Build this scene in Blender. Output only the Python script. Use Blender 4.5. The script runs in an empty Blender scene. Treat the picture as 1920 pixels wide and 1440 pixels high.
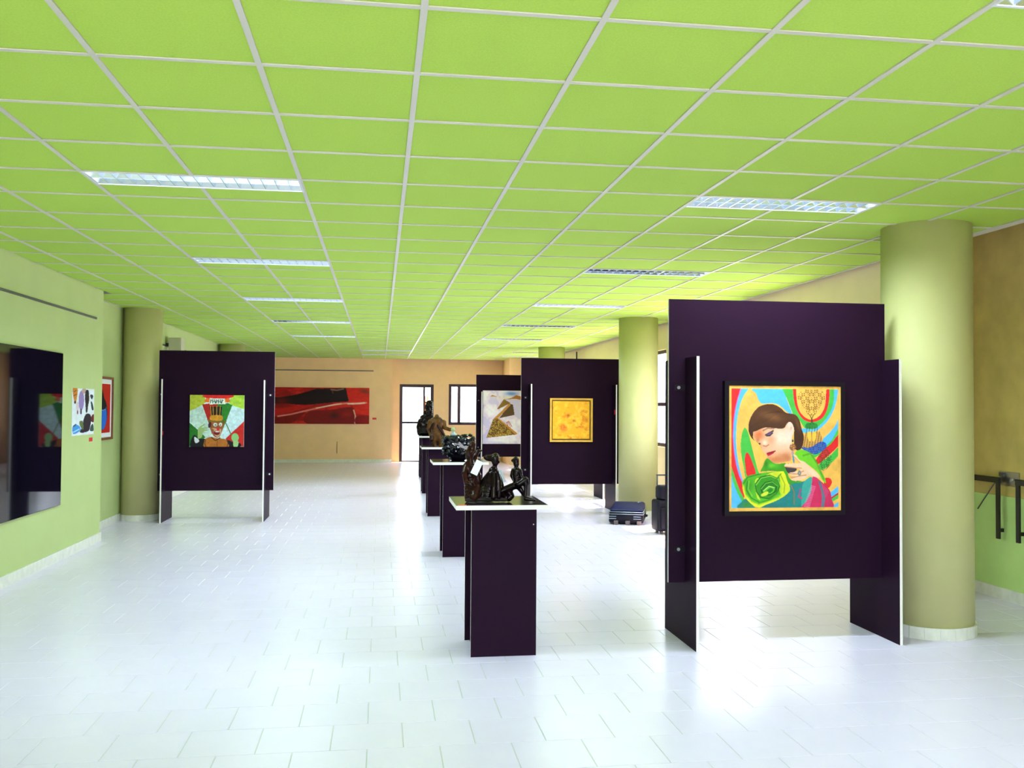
import bpy, bmesh, math, random
import numpy as np
from mathutils import Vector, Matrix
random.seed(7); RNG = np.random.RandomState(11)
SC = bpy.context.scene
C = SC.collection

# ------------------------------------------------------------------ camera, world, exposure
CZ = 1.572                                   # eye height
CEIL = CZ + 1.298                            # suspended ceiling height 2.87 m
yaw, pitch, roll = .1431, .0245, .0063
fw = Vector((math.sin(yaw)*math.cos(pitch), math.cos(yaw)*math.cos(pitch), math.sin(pitch)))
rt = Vector((math.cos(yaw), -math.sin(yaw), 0)); up = rt.cross(fw)
r2 = rt*math.cos(roll) + up*math.sin(roll); u2 = up*math.cos(roll) - rt*math.sin(roll)
cam = bpy.data.cameras.new('camera'); cam.sensor_width = 36; cam.lens = 36*1713/1920
cam.clip_start = .05; cam.clip_end = 300
co = bpy.data.objects.new('camera', cam); C.objects.link(co)
co.matrix_world = Matrix(((r2.x, u2.x, -fw.x, 0), (r2.y, u2.y, -fw.y, 0), (r2.z, u2.z, -fw.z, CZ), (0, 0, 0, 1)))
SC.camera = co
W = bpy.data.worlds.new('overcast_sky'); SC.world = W; W.use_nodes = True
bg = W.node_tree.nodes['Background']
bg.inputs[0].default_value = (.89, .95, 1.14, 1); bg.inputs[1].default_value = 10.0
sun = bpy.data.lights.new('sun', 'SUN'); sun.energy = 22.0; sun.color = (1.0, .84, .62); sun.angle = math.radians(1.2)
so = bpy.data.objects.new('sun', sun); C.objects.link(so)
so.rotation_euler = Vector((-.62, -.26, -1.0)).to_track_quat('-Z', 'Y').to_euler()   # high sun beyond the right-hand windows
SC.view_settings.view_transform = 'Standard'; SC.view_settings.look = 'None'
SC.view_settings.exposure = 0.36; SC.view_settings.gamma = 1.0
SC.view_settings.use_curve_mapping = False
cy = SC.cycles; cy.max_bounces = 7; cy.diffuse_bounces = 4; cy.glossy_bounces = 3; cy.transmission_bounces = 2
cy.transparent_max_bounces = 8; cy.use_adaptive_sampling = True; cy.adaptive_threshold = .02; cy.caustics_reflective = False; cy.caustics_refractive = False
LAMP_W = 29.0                                # watts of each ceiling luminaire
LAMP_COL = (.74, .92, 1.0)

# ------------------------------------------------------------------ helpers
def lin(c):
    c = np.asarray(c, float)/255.
    return np.where(c <= .04045, c/12.92, ((c+.055)/1.055)**2.4)
def mat(name, rgb=None, rough=.5, metal=0., spec=.5, lrgb=None, noise=0., nscale=20., bump=0., bscale=200., emit=None, coat=0.):
    m = bpy.data.materials.new(name); m.use_nodes = True
    nt = m.node_tree; b = nt.nodes['Principled BSDF']
    c = tuple(lrgb) if lrgb is not None else tuple(lin(rgb))
    b.inputs['Base Color'].default_value = (*c, 1)
    b.inputs['Roughness'].default_value = rough; b.inputs['Metallic'].default_value = metal
    b.inputs['Specular IOR Level'].default_value = spec
    if coat: b.inputs['Coat Weight'].default_value = coat; b.inputs['Coat Roughness'].default_value = .08
    tc = nt.nodes.new('ShaderNodeTexCoord')
    if noise:
        n = nt.nodes.new('ShaderNodeTexNoise'); n.inputs['Scale'].default_value = nscale; n.inputs['Detail'].default_value = 5
        nt.links.new(tc.outputs['Object'], n.inputs['Vector'])
        r = nt.nodes.new('ShaderNodeValToRGB')
        r.color_ramp.elements[0].position = .3; r.color_ramp.elements[1].position = .7
        r.color_ramp.elements[0].color = (*[max(0, v*(1-noise)) for v in c], 1)
        r.color_ramp.elements[1].color = (*[min(1, v*(1+noise)) for v in c], 1)
        nt.links.new(n.outputs['Fac'], r.inputs['Fac']); nt.links.new(r.outputs['Color'], b.inputs['Base Color'])
    if bump:
        n = nt.nodes.new('ShaderNodeTexNoise'); n.inputs['Scale'].default_value = bscale
        nt.links.new(tc.outputs['Object'], n.inputs['Vector'])
        bp = nt.nodes.new('ShaderNodeBump'); bp.inputs['Strength'].default_value = bump; bp.inputs['Distance'].default_value = .004
        nt.links.new(n.outputs['Fac'], bp.inputs['Height']); nt.links.new(bp.outputs['Normal'], b.inputs['Normal'])
    if emit:
        b.inputs['Emission Color'].default_value = (*emit[0], 1); b.inputs['Emission Strength'].default_value = emit[1]
    return m
def glassmat():
    m = bpy.data.materials.new('window_glass'); m.use_nodes = True; nt = m.node_tree; nt.nodes.clear()
    o = nt.nodes.new('ShaderNodeOutputMaterial'); mx = nt.nodes.new('ShaderNodeMixShader')
    t = nt.nodes.new('ShaderNodeBsdfTransparent'); t.inputs[0].default_value = (.96, .98, .98, 1)
    g = nt.nodes.new('ShaderNodeBsdfGlossy'); g.inputs['Roughness'].default_value = .02
    mx.inputs[0].default_value = .05
    nt.links.new(t.outputs[0], mx.inputs[1]); nt.links.new(g.outputs[0], mx.inputs[2])
    nt.links.new(mx.outputs[0], o.inputs[0]); return m
def vcolmat(name, rough=.5, coat=0.):
    m = bpy.data.materials.new(name); m.use_nodes = True; nt = m.node_tree; b = nt.nodes['Principled BSDF']
    a = nt.nodes.new('ShaderNodeVertexColor'); a.layer_name = 'Col'
    nt.links.new(a.outputs['Color'], b.inputs['Base Color']); b.inputs['Roughness'].default_value = rough
    b.inputs['Specular IOR Level'].default_value = .25
    if coat: b.inputs['Coat Weight'].default_value = coat; b.inputs['Coat Roughness'].default_value = .05
    return m

M = {
 'ceil':  mat('lime_ceiling_tile', lrgb=(.47, .69, .11), rough=.9, spec=.15, noise=.05, nscale=120, bump=.15, bscale=260),
 'tee':   mat('cream_tee_bar', lrgb=(.63, .61, .53), rough=.45, spec=.4),
 'plenum':mat('plenum_grey', (90, 90, 80), .9),
 'wallL': mat('green_lit_wall_paint', lrgb=(.49, .58, .25), rough=.75, spec=.25, noise=.03, nscale=3, bump=.06, bscale=300),  # shared wall paint with the green bounce light put into its colour
 'wallT': mat('warm_tan_paint', lrgb=(.95, .62, .34), rough=.75, spec=.25, noise=.04, nscale=3, bump=.06, bscale=300),
 'wallR': mat('bright_lit_wall_paint', lrgb=(.96, .78, .46), rough=.75, spec=.25, noise=.03, nscale=3),  # shared wall paint, lightened to stand in for light on this wall
 'stair': mat('olive_tan_paint', lrgb=(.58, .44, .13), rough=.8, spec=.2, noise=.12, nscale=5),
 'dado':  mat('green_dado_paint', lrgb=(.50, .70, .24), rough=.6, spec=.3, noise=.05, nscale=4),
 'col':   mat('column_cream_paint', lrgb=(.56, .54, .245), rough=.6, spec=.35, noise=.03, nscale=4, bump=.05, bscale=200),
 'skirt': mat('pale_marble_skirting', lrgb=(.74, .74, .66), rough=.35, noise=.08, nscale=14),
 'grout': mat('pale_grey_grout', lrgb=(.50, .52, .52), rough=.8),
 'board': mat('dark_purple_laminate', lrgb=(.017, .0055, .017), rough=.5, spec=.05, bump=.04, bscale=500),
 'slab':  mat('dark_glossy_laminate', lrgb=(.020, .012, .018), rough=.12, spec=.5),
 'edge':  mat('white_edge_banding', lrgb=(.86, .82, .80), rough=.4),
 'steel': mat('bolt_steel', (190, 190, 195), .3, 1.),
 'frame': mat('dark_maroon_frame', lrgb=(.045, .010, .020), rough=.4),
 'black': mat('black_frame_paint', lrgb=(.008, .005, .010), rough=.35, spec=.2),
 'railb': mat('black_steel', lrgb=(.012, .010, .008), rough=.4),
 'glass': glassmat(),
 'alu':   mat('louvre_aluminium', lrgb=(.72, .80, .92), rough=.22, metal=1.),
 'lampw': mat('luminaire_white', lrgb=(.75, .78, .80), rough=.4),
 'tube':  mat('fluorescent_tube', (255, 255, 255), .4, emit=((.78, .90, 1.0), 20.)),
 'tubeoff': mat('fluorescent_tube_off', (225, 225, 215), .4),
 'bronze':mat('dark_bronze', lrgb=(.007, .0025, .003), rough=.2, spec=.2, noise=.5, nscale=25),
 'amber': mat('amber_bronze', lrgb=(.024, .006, .0035), rough=.22, spec=.2, noise=.75, nscale=22),
 'gold':  mat('golden_bronze', lrgb=(.11, .045, .009), rough=.3, spec=.2, noise=.6, nscale=18),
 'stone': mat('dark_cast_stone', lrgb=(.024, .018, .018), rough=.7, spec=.2, noise=.4, nscale=40, bump=.4, bscale=120),
 'coal':  mat('glossy_black_glaze', lrgb=(.006, .005, .014), rough=.12, spec=.6),
 'pearl': mat('pale_green_glaze', (190, 200, 150), .25),
 'ice':   mat('pale_blue_glaze', (175, 195, 205), .25),
 'paper': mat('white_card', (245, 245, 248), .6),
 'bluepaper': mat('pale_blue_card', (205, 222, 235), .6),
 'redtag':mat('red_sticker', (225, 35, 50), .5),
 'orangetag': mat('orange_sticker', (235, 90, 60), .5),
 'goldframe': mat('gilded_frame', lrgb=(.78, .42, .05), rough=.35, noise=.15, nscale=12),
 'goldshade':mat('gilded_frame_gap_shade', lrgb=(.16, .08, .015), rough=.6),  # gilding darkened to paint in the shadow gap inside the frame
 'redwood': mat('reddish_wood_frame', lrgb=(.22, .06, .025), rough=.4, noise=.2, nscale=30),
 'bagblue': mat('navy_nylon', lrgb=(.014, .016, .085), rough=.45, spec=.25, noise=.15, nscale=30, bump=.1, bscale=400),
 'bagdark': mat('black_navy_nylon', lrgb=(.006, .005, .013), rough=.5, spec=.2, bump=.1, bscale=400),
 'zip':   mat('grey_zip_trim', (150, 160, 180), .3, .6),
 'rubber':mat('brown_grey_rubber', (105, 90, 88), .6),
 'railgrey': mat('dark_grey_rail', lrgb=(.06, .06, .065), rough=.4),
 'spk':   mat('grey_speaker_box', lrgb=(.50, .48, .36), rough=.6),
 'terr':  mat('pale_terrace', (215, 212, 205), .8),
 'orange':mat('orange_post', (225, 110, 40), .6),
 'blackglass': mat('black_glass_front', lrgb=(.004, .003, .009), rough=.04, spec=.22),
 'pic':   vcolmat('painted_canvas', .5),
 'print': vcolmat('printed_paper', .55),
}
# floor tile material: pale ceramic, soft gloss, faint mottling
def floormat():
    m = mat('pale_ceramic_tile', lrgb=(.70, .73, .73), rough=.24, spec=.36)
    nt = m.node_tree; b = nt.nodes['Principled BSDF']
    g = nt.nodes.new('ShaderNodeNewGeometry')
    n = nt.nodes.new('ShaderNodeTexNoise'); n.inputs['Scale'].default_value = 5; n.inputs['Detail'].default_value = 3
    nt.links.new(g.outputs['Position'], n.inputs['Vector'])
    r = nt.nodes.new('ShaderNodeValToRGB')
    r.color_ramp.elements[0].position = .35; r.color_ramp.elements[1].position = .68
    r.color_ramp.elements[0].color = (.785, .70, .95, 1); r.color_ramp.elements[1].color = (.80, .715, .97, 1)
    nt.links.new(n.outputs['Fac'], r.inputs['Fac']); nt.links.new(r.outputs['Color'], b.inputs['Base Color'])
    return m
M['tile'] = floormat()
M['tube'].cycles.emission_sampling = 'NONE'      # its light comes from the lamp inside the luminaire

def box(bm, x0, x1, y0, y1, z0, z1, mi=0):
    v = [bm.verts.new(p) for p in ((x0,y0,z0),(x1,y0,z0),(x1,y1,z0),(x0,y1,z0),(x0,y0,z1),(x1,y0,z1),(x1,y1,z1),(x0,y1,z1))]
    fs = [bm.faces.new([v[i] for i in q]) for q in ((3,2,1,0),(4,5,6,7),(0,1,5,4),(1,2,6,5),(2,3,7,6),(3,0,4,7))]
    for f in fs: f.material_index = mi
    return fs                                    # bottom, top, -y, +x, +y, -x
def cyl(bm, c0, c1, r0, r1=None, n=24, mi=0, caps=True):
    c0 = Vector(c0); c1 = Vector(c1); r1 = r0 if r1 is None else r1
    d = (c1-c0).normalized(); a = d.orthogonal().normalized(); b = d.cross(a)
    A = [bm.verts.new(c0+(a*math.cos(t)+b*math.sin(t))*r0) for t in [2*math.pi*i/n for i in range(n)]]
    B = [bm.verts.new(c1+(a*math.cos(t)+b*math.sin(t))*r1) for t in [2*math.pi*i/n for i in range(n)]]
    for i in range(n):
        f = bm.faces.new((A[i], A[(i+1) % n], B[(i+1) % n], B[i])); f.smooth = True; f.material_index = mi
    if caps:
        bm.faces.new(A[::-1]).material_index = mi; bm.faces.new(B).material_index = mi
def mesh(bm, name, mats):
    me = bpy.data.meshes.new(name); bm.normal_update(); bm.to_mesh(me); bm.free()
    for m in (mats if isinstance(mats, (list, tuple)) else [mats]): me.materials.append(M[m] if isinstance(m, str) else m)
    return me
def link(name, me, parent=None, loc=None):
    o = bpy.data.objects.new(name, me); C.objects.link(o)
    if parent is not None: o.parent = parent
    if loc is not None: o.location = loc
    return o
def obj(name, bm, mats, parent=None, loc=None): return link(name, mesh(bm, name, mats), parent, loc)
def boxo(name, b, m, parent=None, bevel=0):
    bm = bmesh.new(); box(bm, *b)
    if bevel: bmesh.ops.bevel(bm, geom=bm.edges[:], offset=bevel, segments=2, affect='EDGES', profile=.5)
    return obj(name, bm, m, parent)
def tag(o, label, cat, group=None):
    o['label'] = label; o['category'] = cat
    if group: o['group'] = group
    return o
def thing(name, label, cat, loc=(0,0,0), rz=0, group=None):
    o = bpy.data.objects.new(name, None); C.objects.link(o); o.empty_display_size = .1
    o.location = loc; o.rotation_euler = (0, 0, rz); return tag(o, label, cat, group)
def rel(o, t):                                    # geometry was made in world coordinates: keep it in place under its thing
    o.location = -Vector(t.location); return o
def struct(o): o['kind'] = 'structure'; return o
def sempty(name):
    o = bpy.data.objects.new(name, None); C.objects.link(o); return struct(o)

# ------------------------------------------------------------------ the shell
XL, XLR, XR, XS = -3.17, -3.47, 4.40, 5.12      # left wall, recessed left wall, right wall, stair wall
YF, YB, YC, YE = 25.6, -3.0, 11.08, 7.38        # far wall, back wall, left corner, end of the stair bay
TOP = 3.45
def wall(name, boxes, m):
    bm = bmesh.new()
    for b in boxes: box(bm, *b)
    return struct(obj(name, bm, m))
def pierce(axis, c0, c1, a0, a1, z0, z1, ops):
    """boxes of a wall lying along x or y with rectangular openings (a,b,z,z)"""
    out = []; cur = a0
    mk = (lambda p, q, s, t: (c0, c1, p, q, s, t)) if axis == 'x' else (lambda p, q, s, t: (p, q, c0, c1, s, t))
    for (p, q, s, t) in sorted(ops):
        if p > cur: out.append(mk(cur, p, z0, z1))
        if s > z0: out.append(mk(p, q, z0, s))
        if t < z1: out.append(mk(p, q, t, z1))
        cur = q
    if cur < a1: out.append(mk(cur, a1, z0, z1))
    return out

wall('wall_left', [(XL-.5, XL, YB-.2, YC, 0, TOP)], 'wallL')
wall('wall_left_recess', [(XLR-.2, XLR, YC, YF+.6, 0, TOP)], 'wallL')
RW = [(8.4, 9.7, 1.45, 2.5), (10.3, 12.3, .95, 2.48), (13.72, 16.2, .95, 2.48), (17.0, 19.3, .95, 2.48), (20.9, 23.2, .95, 2.48)]  # first one is added unseen, high-silled to bring in sun without floor glare
wall('wall_right', pierce('x', XR, XR+.2, YE, YF+.6, 0, TOP, RW), 'wallR')
FD = (.54, 1.49, .0, 2.175); FWN = (1.92, 3.02, 1.04, 2.19)
wall('wall_far', [(XLR, .33, YF, YF+.5, 0, TOP)] , 'wallT')
wall('wall_far_right', pierce('y', YF+.25, YF+.45, .33, XR, 0, TOP, [FD, FWN]) + [(3.46, XR, YF-1.1, YF+.25, 0, TOP)], 'wallT')
BO = [(-2.8, -.1, .35, 2.75), (.3, 3.0, .35, 2.75)]  # unseen windows behind the camera, sized for the daylight they bring
wall('wall_back', pierce('y', YB-.2, YB, XL, XS+.2, 0, TOP, BO), 'wallT')
wall('wall_stair', [(XS, XS+.2, YB, YE, 0, TOP), (XR+.2, XS+.2, YE, YE+.2, 0, TOP)], 'stair')
struct(boxo('trim_1', (XS-.012, XS, YB, YE, .10, .855), 'dado'))
struct(boxo('baseboard_stair', (XS-.022, XS, YB, YE, 0, .10), 'skirt'))
struct(boxo('baseboard_left', (XL, XL+.015, YB, YC, 0, .10), 'skirt'))
struct(boxo('baseboard_left_corner', (XLR, XL+.015, YC, YC+.015, 0, .10), 'skirt'))
struct(boxo('baseboard_left_recess', (XLR, XLR+.015, YC+.015, YF, 0, .10), 'skirt'))
struct(boxo('baseboard_far', (XLR+.015, .33, YF-.015, YF, 0, .09), 'skirt'))
struct(boxo('baseboard_right', (XR-.015, XR, YE, YF-1.1, 0, .10), 'skirt'))
struct(boxo('roof_slab', (XLR-.2, XS+.2, YB-.2, YF+.6, TOP, TOP+.15), 'plenum')).name = 'ceiling_slab'
struct(boxo('trim_2', (4.33, 4.40, YB, YE, CEIL-.004, TOP), 'tee'))
struct(boxo('terrace', (-40, 60, -40, 80, -.6, -.16), 'terr')).name = 'ground_outside'

def window(name, axis, c, a0, a1, z0, z1, mull=(), rails=(), th=.055, dp=.07, kind='window', mw=.05):
    w = sempty(name)
    def pt(p, q, s, t, d=dp):
        return (c-d/2, c+d/2, p, q, s, t) if axis == 'x' else (p, q, c-d/2, c+d/2, s, t)
    bm = bmesh.new()
    for b in ((a0, a0+th, z0, z1), (a1-th, a1, z0, z1), (a0+th, a1-th, z1-th, z1), (a0+th, a1-th, z0, z0+(th if kind == 'window' else .03))):
        box(bm, *pt(*b))
    obj('window_frame' if kind == 'window' else 'door_frame', bm, 'frame', w)
    xs = [a0+th] + [m for m in mull] + [a1-th]
    for m_ in mull:
        boxo('mullion', pt(m_-mw/2, m_+mw/2, z0+.03, z1-th), 'frame', w)
    for r in rails: boxo('transom', pt(a0+th, a1-th, r-.03, r+.03, dp*.9), 'frame', w)
    zs = [z0+.03] + list(rails) + [z1-th]
    for i in range(len(xs)-1):
        for j in range(len(zs)-1):
            boxo('pane', pt(xs[i], xs[i+1], zs[j], zs[j+1], .006), 'glass', w)
    return w
for i, (a, b, z0, z1) in enumerate(RW):
    window('window_%d' % (i+1), 'x', XR+.08, a, b, z0, z1, mull=[a+(b-a)*.33, a+(b-a)*.66], rails=[1.62] if i == 2 else [])
window('window_6', 'y', YF+.28, *FWN, mull=[2.21], th=.075, mw=.085)
window('door_1', 'y', YF+.28, *FD, mull=[1.225], rails=[1.10], kind='door', th=.085, mw=.055)
for i, (a, b, z0, z1) in enumerate(BO): window('window_%d' % (7+i), 'y', YB-.1, a, b, z0, z1, mull=[(a+b)/2])

# ------------------------------------------------------------------ floor with 333 mm tiles in running bond
floor = sempty('floor')
boxo('grout_bed', (XLR-.2, XS+.2, YB-.2, YF+.6, -.12, -.0022), 'grout', floor)
T = .3335; TY0 = 4.272; TX0 = -.879
def tile_bm(bm, x, y, w, h):
    g = .0018; c = .0014; zt = 0; zb = -.002
    o = [bm.verts.new((x+a, y+b, zb)) for a, b in ((g, g), (w-g, g), (w-g, h-g), (g, h-g))]
    i = [bm.verts.new((x+a, y+b, zt)) for a, b in ((g+c, g+c), (w-g-c, g+c), (w-g-c, h-g-c), (g+c, h-g-c))]
    bm.faces.new(i)
    for k in range(4): bm.faces.new((o[k], o[(k+1) % 4], i[(k+1) % 4], i[k]))
cells = []
for r in range(-22, 64):
    y = TY0 + r*T; off = TX0 + (T/2 if r % 2 else 0)
    for k in range(-9, 19):
        x = off + k*T
        x1 = min(x+T, XS if y < YE else XR); x0 = max(x, XL if y < YC else XLR)
        y1 = min(y+T, YF+.2)
        if x1-x0 < .02 or y1-y < .02 or y < YB: continue
        cells.append((x0, y, x1-x0, y1-y))
def inview(x, y):
    d = Vector((x, y, -CZ)); c = d.dot(fw)
    if c < .3: return False
    return abs(d.dot(r2)/c*1713) < 1000 and abs(d.dot(u2)/c*1713) < 760
vis = sorted([c for c in cells if inview(c[0]+c[2]/2, c[1]+c[3]/2) and abs(c[2]-T) < 1e-6 and abs(c[3]-T) < 1e-6], key=lambda c: c[0]**2+c[1]**2)[:300]
bm = bmesh.new(); tile_bm(bm, 0, 0, T, T); tme = mesh(bm, 'floor_tile', 'tile')
for c in vis: link('floor_tile', tme, floor, (c[0], c[1], 0))
vs = set(vis); bm = bmesh.new()
for c in cells:
    if c not in vs: tile_bm(bm, *c)
o = obj('floor_tiles_remaining', bm, 'tile', floor); o['kind'] = 'stuff'

# ------------------------------------------------------------------ suspended ceiling: lime tiles in a tee grid
ceiling = sempty('ceiling')
GX0, GY0, G = -1.67, 2.96, .6
NXA, NXB = -3, 10                                  # tiles from x=-3.47 to 4.33
NYA, NYB = -10, 37
lamp_cells = {}
lit_rows = (4, 9, 14, 19, 24)
for r in (-1,)+lit_rows:
    for k in ((6,) if r == -1 else (0, 6)): lamp_cells[(r, k)] = 1; lamp_cells[(r, k+1)] = 1
for r in (31, 34):
    for k in (2, 3): lamp_cells[(r, k)] = 1
    for k in (8, 9): lamp_cells[(r, k)] = 1
def ctile(bm, x, y, w, h):
    z = CEIL; e = .011
    box(bm, x+e, x+w-e, y+e, y+h-e, z+.004, z+.018)
cc = []; half = []
for r in range(NYA, NYB+1):
    for k in range(NXA, NXB):
        x, y = GX0+k*G, GY0+r*G
        x0 = x if y >= YC-.3 else max(x, XL)
        h = min(G, YF-y)
        if h < .03: continue
        if (r, k) in lamp_cells: half.append((x0, y+.3, x+G-x0, h-.3))
        else: cc.append((x0, y, x+G-x0, h))
def cview(c):
    d = Vector((c[0]+c[2]/2, c[1]+c[3]/2, CEIL-CZ)); q = d.dot(fw)
    return q > .3 and abs(d.dot(r2)/q*1713) < 1060 and abs(d.dot(u2)/q*1713) < 800
cvis = sorted([c for c in cc if cview(c) and abs(c[2]-G) < 1e-6 and abs(c[3]-G) < 1e-6], key=lambda c: c[0]**2+c[1]**2)[:270]
bm = bmesh.new(); ctile(bm, 0, 0, G, G); cme = mesh(bm, 'ceiling_tile', 'ceil')
for c in cvis: link('ceiling_tile', cme, ceiling, (c[0], c[1], 0))
bm = bmesh.new(); ctile(bm, 0, 0, G, .3); hme = mesh(bm, 'ceiling_half_tile', 'ceil')
for c in half:
    if c[2] > .59: link('ceiling_half_tile', hme, ceiling, (c[0], c[1], 0))
cs = set(cvis); bm = bmesh.new()
for c in cc:
    if c not in cs: ctile(bm, *c)
o = obj('ceiling_tiles_remaining', bm, 'ceil', ceiling); o['kind'] = 'stuff'
tw = .012
bm = bmesh.new(); box(bm, -tw, tw, YB, YF, CEIL-.002, CEIL+.003); box(bm, -.002, .002, YB, YF, CEIL+.003, CEIL+.03)
rme = mesh(bm, 'tee_runner', 'tee')
def cut_runner(rows):
    bm = bmesh.new(); cur = YB
    for y in sorted(rows)+[None]:
        e = YF if y is None else GY0+y*G
        box(bm, -tw, tw, cur, e, CEIL-.002, CEIL+.003); box(bm, -.002, .002, cur, e, CEIL+.003, CEIL+.03)
        cur = 0 if y is None else e+.3
    return mesh(bm, 'tee_runner', 'tee')
cutm = {1: cut_runner(lit_rows), 7: cut_runner((-1,)+lit_rows), 3: cut_runner((31, 34))}
cutm[9] = cutm[3]
for k in range(NXA+1, NXB+1): link('tee_runner', cutm.get(k, rme), ceiling, (GX0+k*G, 0, 0))
bm = bmesh.new(); box(bm, XLR, 4.33, -tw, tw, CEIL-.0014, CEIL+.003); box(bm, XLR, 4.33, -.002, .002, CEIL+.003, CEIL+.03)
xme = mesh(bm, 'cross_tee', 'tee')
for r in range(NYA+1, NYB+1): link('cross_tee', xme, ceiling, (0, GY0+r*G, 0))
boxo('edge_angle', (XLR, XLR+.02, YC, YF, CEIL-.002, CEIL+.003), 'tee', ceiling)

# ------------------------------------------------------------------ luminaires, 1.2 x 0.3 m, louvred
def lum_meshes():
    d = {}
    L, Wd, H = 1.2, .3, .085; t = .012
    bm = bmesh.new()                               # housing: lip + sides + top
    for b in ((0, L, 0, t, 0, .004), (0, L, Wd-t, Wd, 0, .004), (0, t, t, Wd-t, 0, .004), (L-t, L, t, Wd-t, 0, .004),
              (t-.003, L-t+.003, t-.003, t, .004, H), (t-.003, L-t+.003, Wd-t, Wd-t+.003, .004, H),
              (t-.003, t, t, Wd-t, .004, H), (L-t, L-t+.003, t, Wd-t, .004, H), (t, L-t, t, Wd-t, H-.003, H)):
        box(bm, *b)
    d['housing'] = mesh(bm, 'housing', 'lampw')
    bm = bmesh.new(); cyl(bm, (.03, 0, 0), (L-.03, 0, 0), .013, n=10); d['tube'] = mesh(bm, 'tube', 'tube')
    bm = bmesh.new(); cyl(bm, (.03, 0, 0), (L-.03, 0, 0), .013, n=10); d['tubeoff'] = mesh(bm, 'tube', 'tubeoff')
    bm = bmesh.new()                               # cross blade: wedge, thicker at top
    for (y0, y1) in ((t, Wd/2-.004), (Wd/2+.004, Wd-t)):
        v = [bm.verts.new(p) for p in ((-.002, y0, .004), (.002, y0, .004), (.012, y0, .045), (-.012, y0, .045),
                                       (-.002, y1, .004), (.002, y1, .004), (.012, y1, .045), (-.012, y1, .045))]
        for q in ((0, 1, 2, 3), (7, 6, 5, 4), (0, 4, 5, 1), (1, 5, 6, 2), (2, 6, 7, 3), (3, 7, 4, 0)): bm.faces.new([v[i] for i in q])
    d['blade'] = mesh(bm, 'louvre_blade', 'alu')
    bm = bmesh.new()                               # long reflector wings and spine, V sections
    for yc, s in ((t, 1), (Wd-t, -1)):
        v = [bm.verts.new(p) for p in ((t, yc, .004), (L-t, yc, .004), (L-t, yc+s*.022, .05), (t, yc+s*.022, .05))]
        bm.faces.new(v)
    v = [bm.verts.new(p) for p in ((t, Wd/2-.003, .004), (L-t, Wd/2-.003, .004), (L-t, Wd/2-.02, .05), (t, Wd/2-.02, .05))]; bm.faces.new(v)
    v = [bm.verts.new(p) for p in ((t, Wd/2+.003, .004), (L-t, Wd/2+.003, .004), (L-t, Wd/2+.02, .05), (t, Wd/2+.02, .05))]; bm.faces.new(v)
    d['refl'] = mesh(bm, 'reflector', 'alu')
    return d
LM = lum_meshes()
def luminaire(x, y, label, lit=True, group='louvred ceiling lights'):
    t = thing('ceiling_light', label, 'ceiling light', (x, y, CEIL-.003), 0, group)
    link('housing', LM['housing'], t); link('reflector', LM['refl'], t)
    for yy in (.085, .215): link('tube', LM['tube' if lit else 'tubeoff'], t, (0, yy, .064))
    for i in range(1, 16): link('louvre_blade', LM['blade'], t, (1.2*i/16, 0, 0))
    if lit:
        l = bpy.data.lights.new('lamp_light', 'AREA'); l.shape = 'RECTANGLE'; l.size = 1.12; l.size_y = .24
        l.energy = LAMP_W; l.color = LAMP_COL; l.spread = math.radians(150)
        lo = bpy.data.objects.new('lamp_light', l); C.objects.link(lo); lo.parent = t; lo.location = (.6, .15, .0)
    return t
lw = {4: 'nearest to the viewer', 9: 'second nearest', 14: 'third nearest', 19: 'fourth nearest', 24: 'farthest lit one'}
rw = {-1: 'cut off by the top right corner', 4: 'before the big column', 9: 'above the portrait panel, second back', 14: 'third lit one back on the right', 19: 'fourth lit one back on the right', 24: 'farthest lit one on the right'}
for r in (-1,)+lit_rows:
    y = GY0+r*G
    if r in lw: luminaire(GX0, y, 'lit louvred ceiling light in the left row, ' + lw[r])
    luminaire(GX0+6*G, y, 'lit louvred ceiling light in the right row, ' + rw[r])
luminaire(GX0+2*G, GY0+31*G, 'unlit ceiling light before the far wall, nearer of the middle pair', False, 'unlit ceiling lights')
luminaire(GX0+2*G, GY0+34*G, 'unlit ceiling light before the far wall, farther of the middle pair', False, 'unlit ceiling lights')
luminaire(GX0+8*G, GY0+31*G, 'unlit ceiling light by the far right column, nearer of its pair', False, 'unlit ceiling lights')
luminaire(GX0+8*G, GY0+34*G, 'unlit ceiling light by the far right column, farther of its pair', False, 'unlit ceiling lights')

# ------------------------------------------------------------------ columns
def column(x, y, r, label):
    t = thing('column', label, 'column', (x, y, 0), 0, 'round cream columns')
    bm = bmesh.new(); cyl(bm, (0, 0, 0), (0, 0, CEIL+.02), r, n=64); obj('shaft', bm, 'col', t)
    n = 20
    for i in range(n):                              # skirting ring of small curved marble pieces
        a0 = 2*math.pi*i/n+.002; a1 = 2*math.pi*(i+1)/n-.002; h = .082
        bm = bmesh.new(); vv = []
        for a in (a0, (a0+a1)/2, a1):
            for rr in (r-.01, r+.014):
                for z in (0, h): vv.append(bm.verts.new((rr*math.cos(a), rr*math.sin(a), z)))
        for s in (0, 4):
            a_, b_, c_, d_, e_, f_, g_, h_ = vv[s:s+8]   # in lo, in hi, out lo, out hi
            for q in ((c_, g_, h_, d_), (b_, d_, h_, f_), (a_, b_, f_, e_), (a_, e_, g_, c_)): bm.faces.new(q)
        bm.faces.new((vv[0], vv[2], vv[3], vv[1])); bm.faces.new((vv[8], vv[9], vv[11], vv[10]))
        obj('skirting_piece', bm, 'skirt', t)
    return t
column(3.87, 6.05, .303, 'big round column at right beside the portrait panel')
column(3.745, 13.0, .285, 'round column right of the yellow painting panel, behind the suitcase')
column(3.72, 19.75, .29, 'far round column rising behind the yellow painting panel')
column(-3.225, 13.1, .25, 'round column at left beside the clown painting panel')
column(-3.20, 20.5, .28, 'far round column rising behind the clown painting panel')

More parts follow.
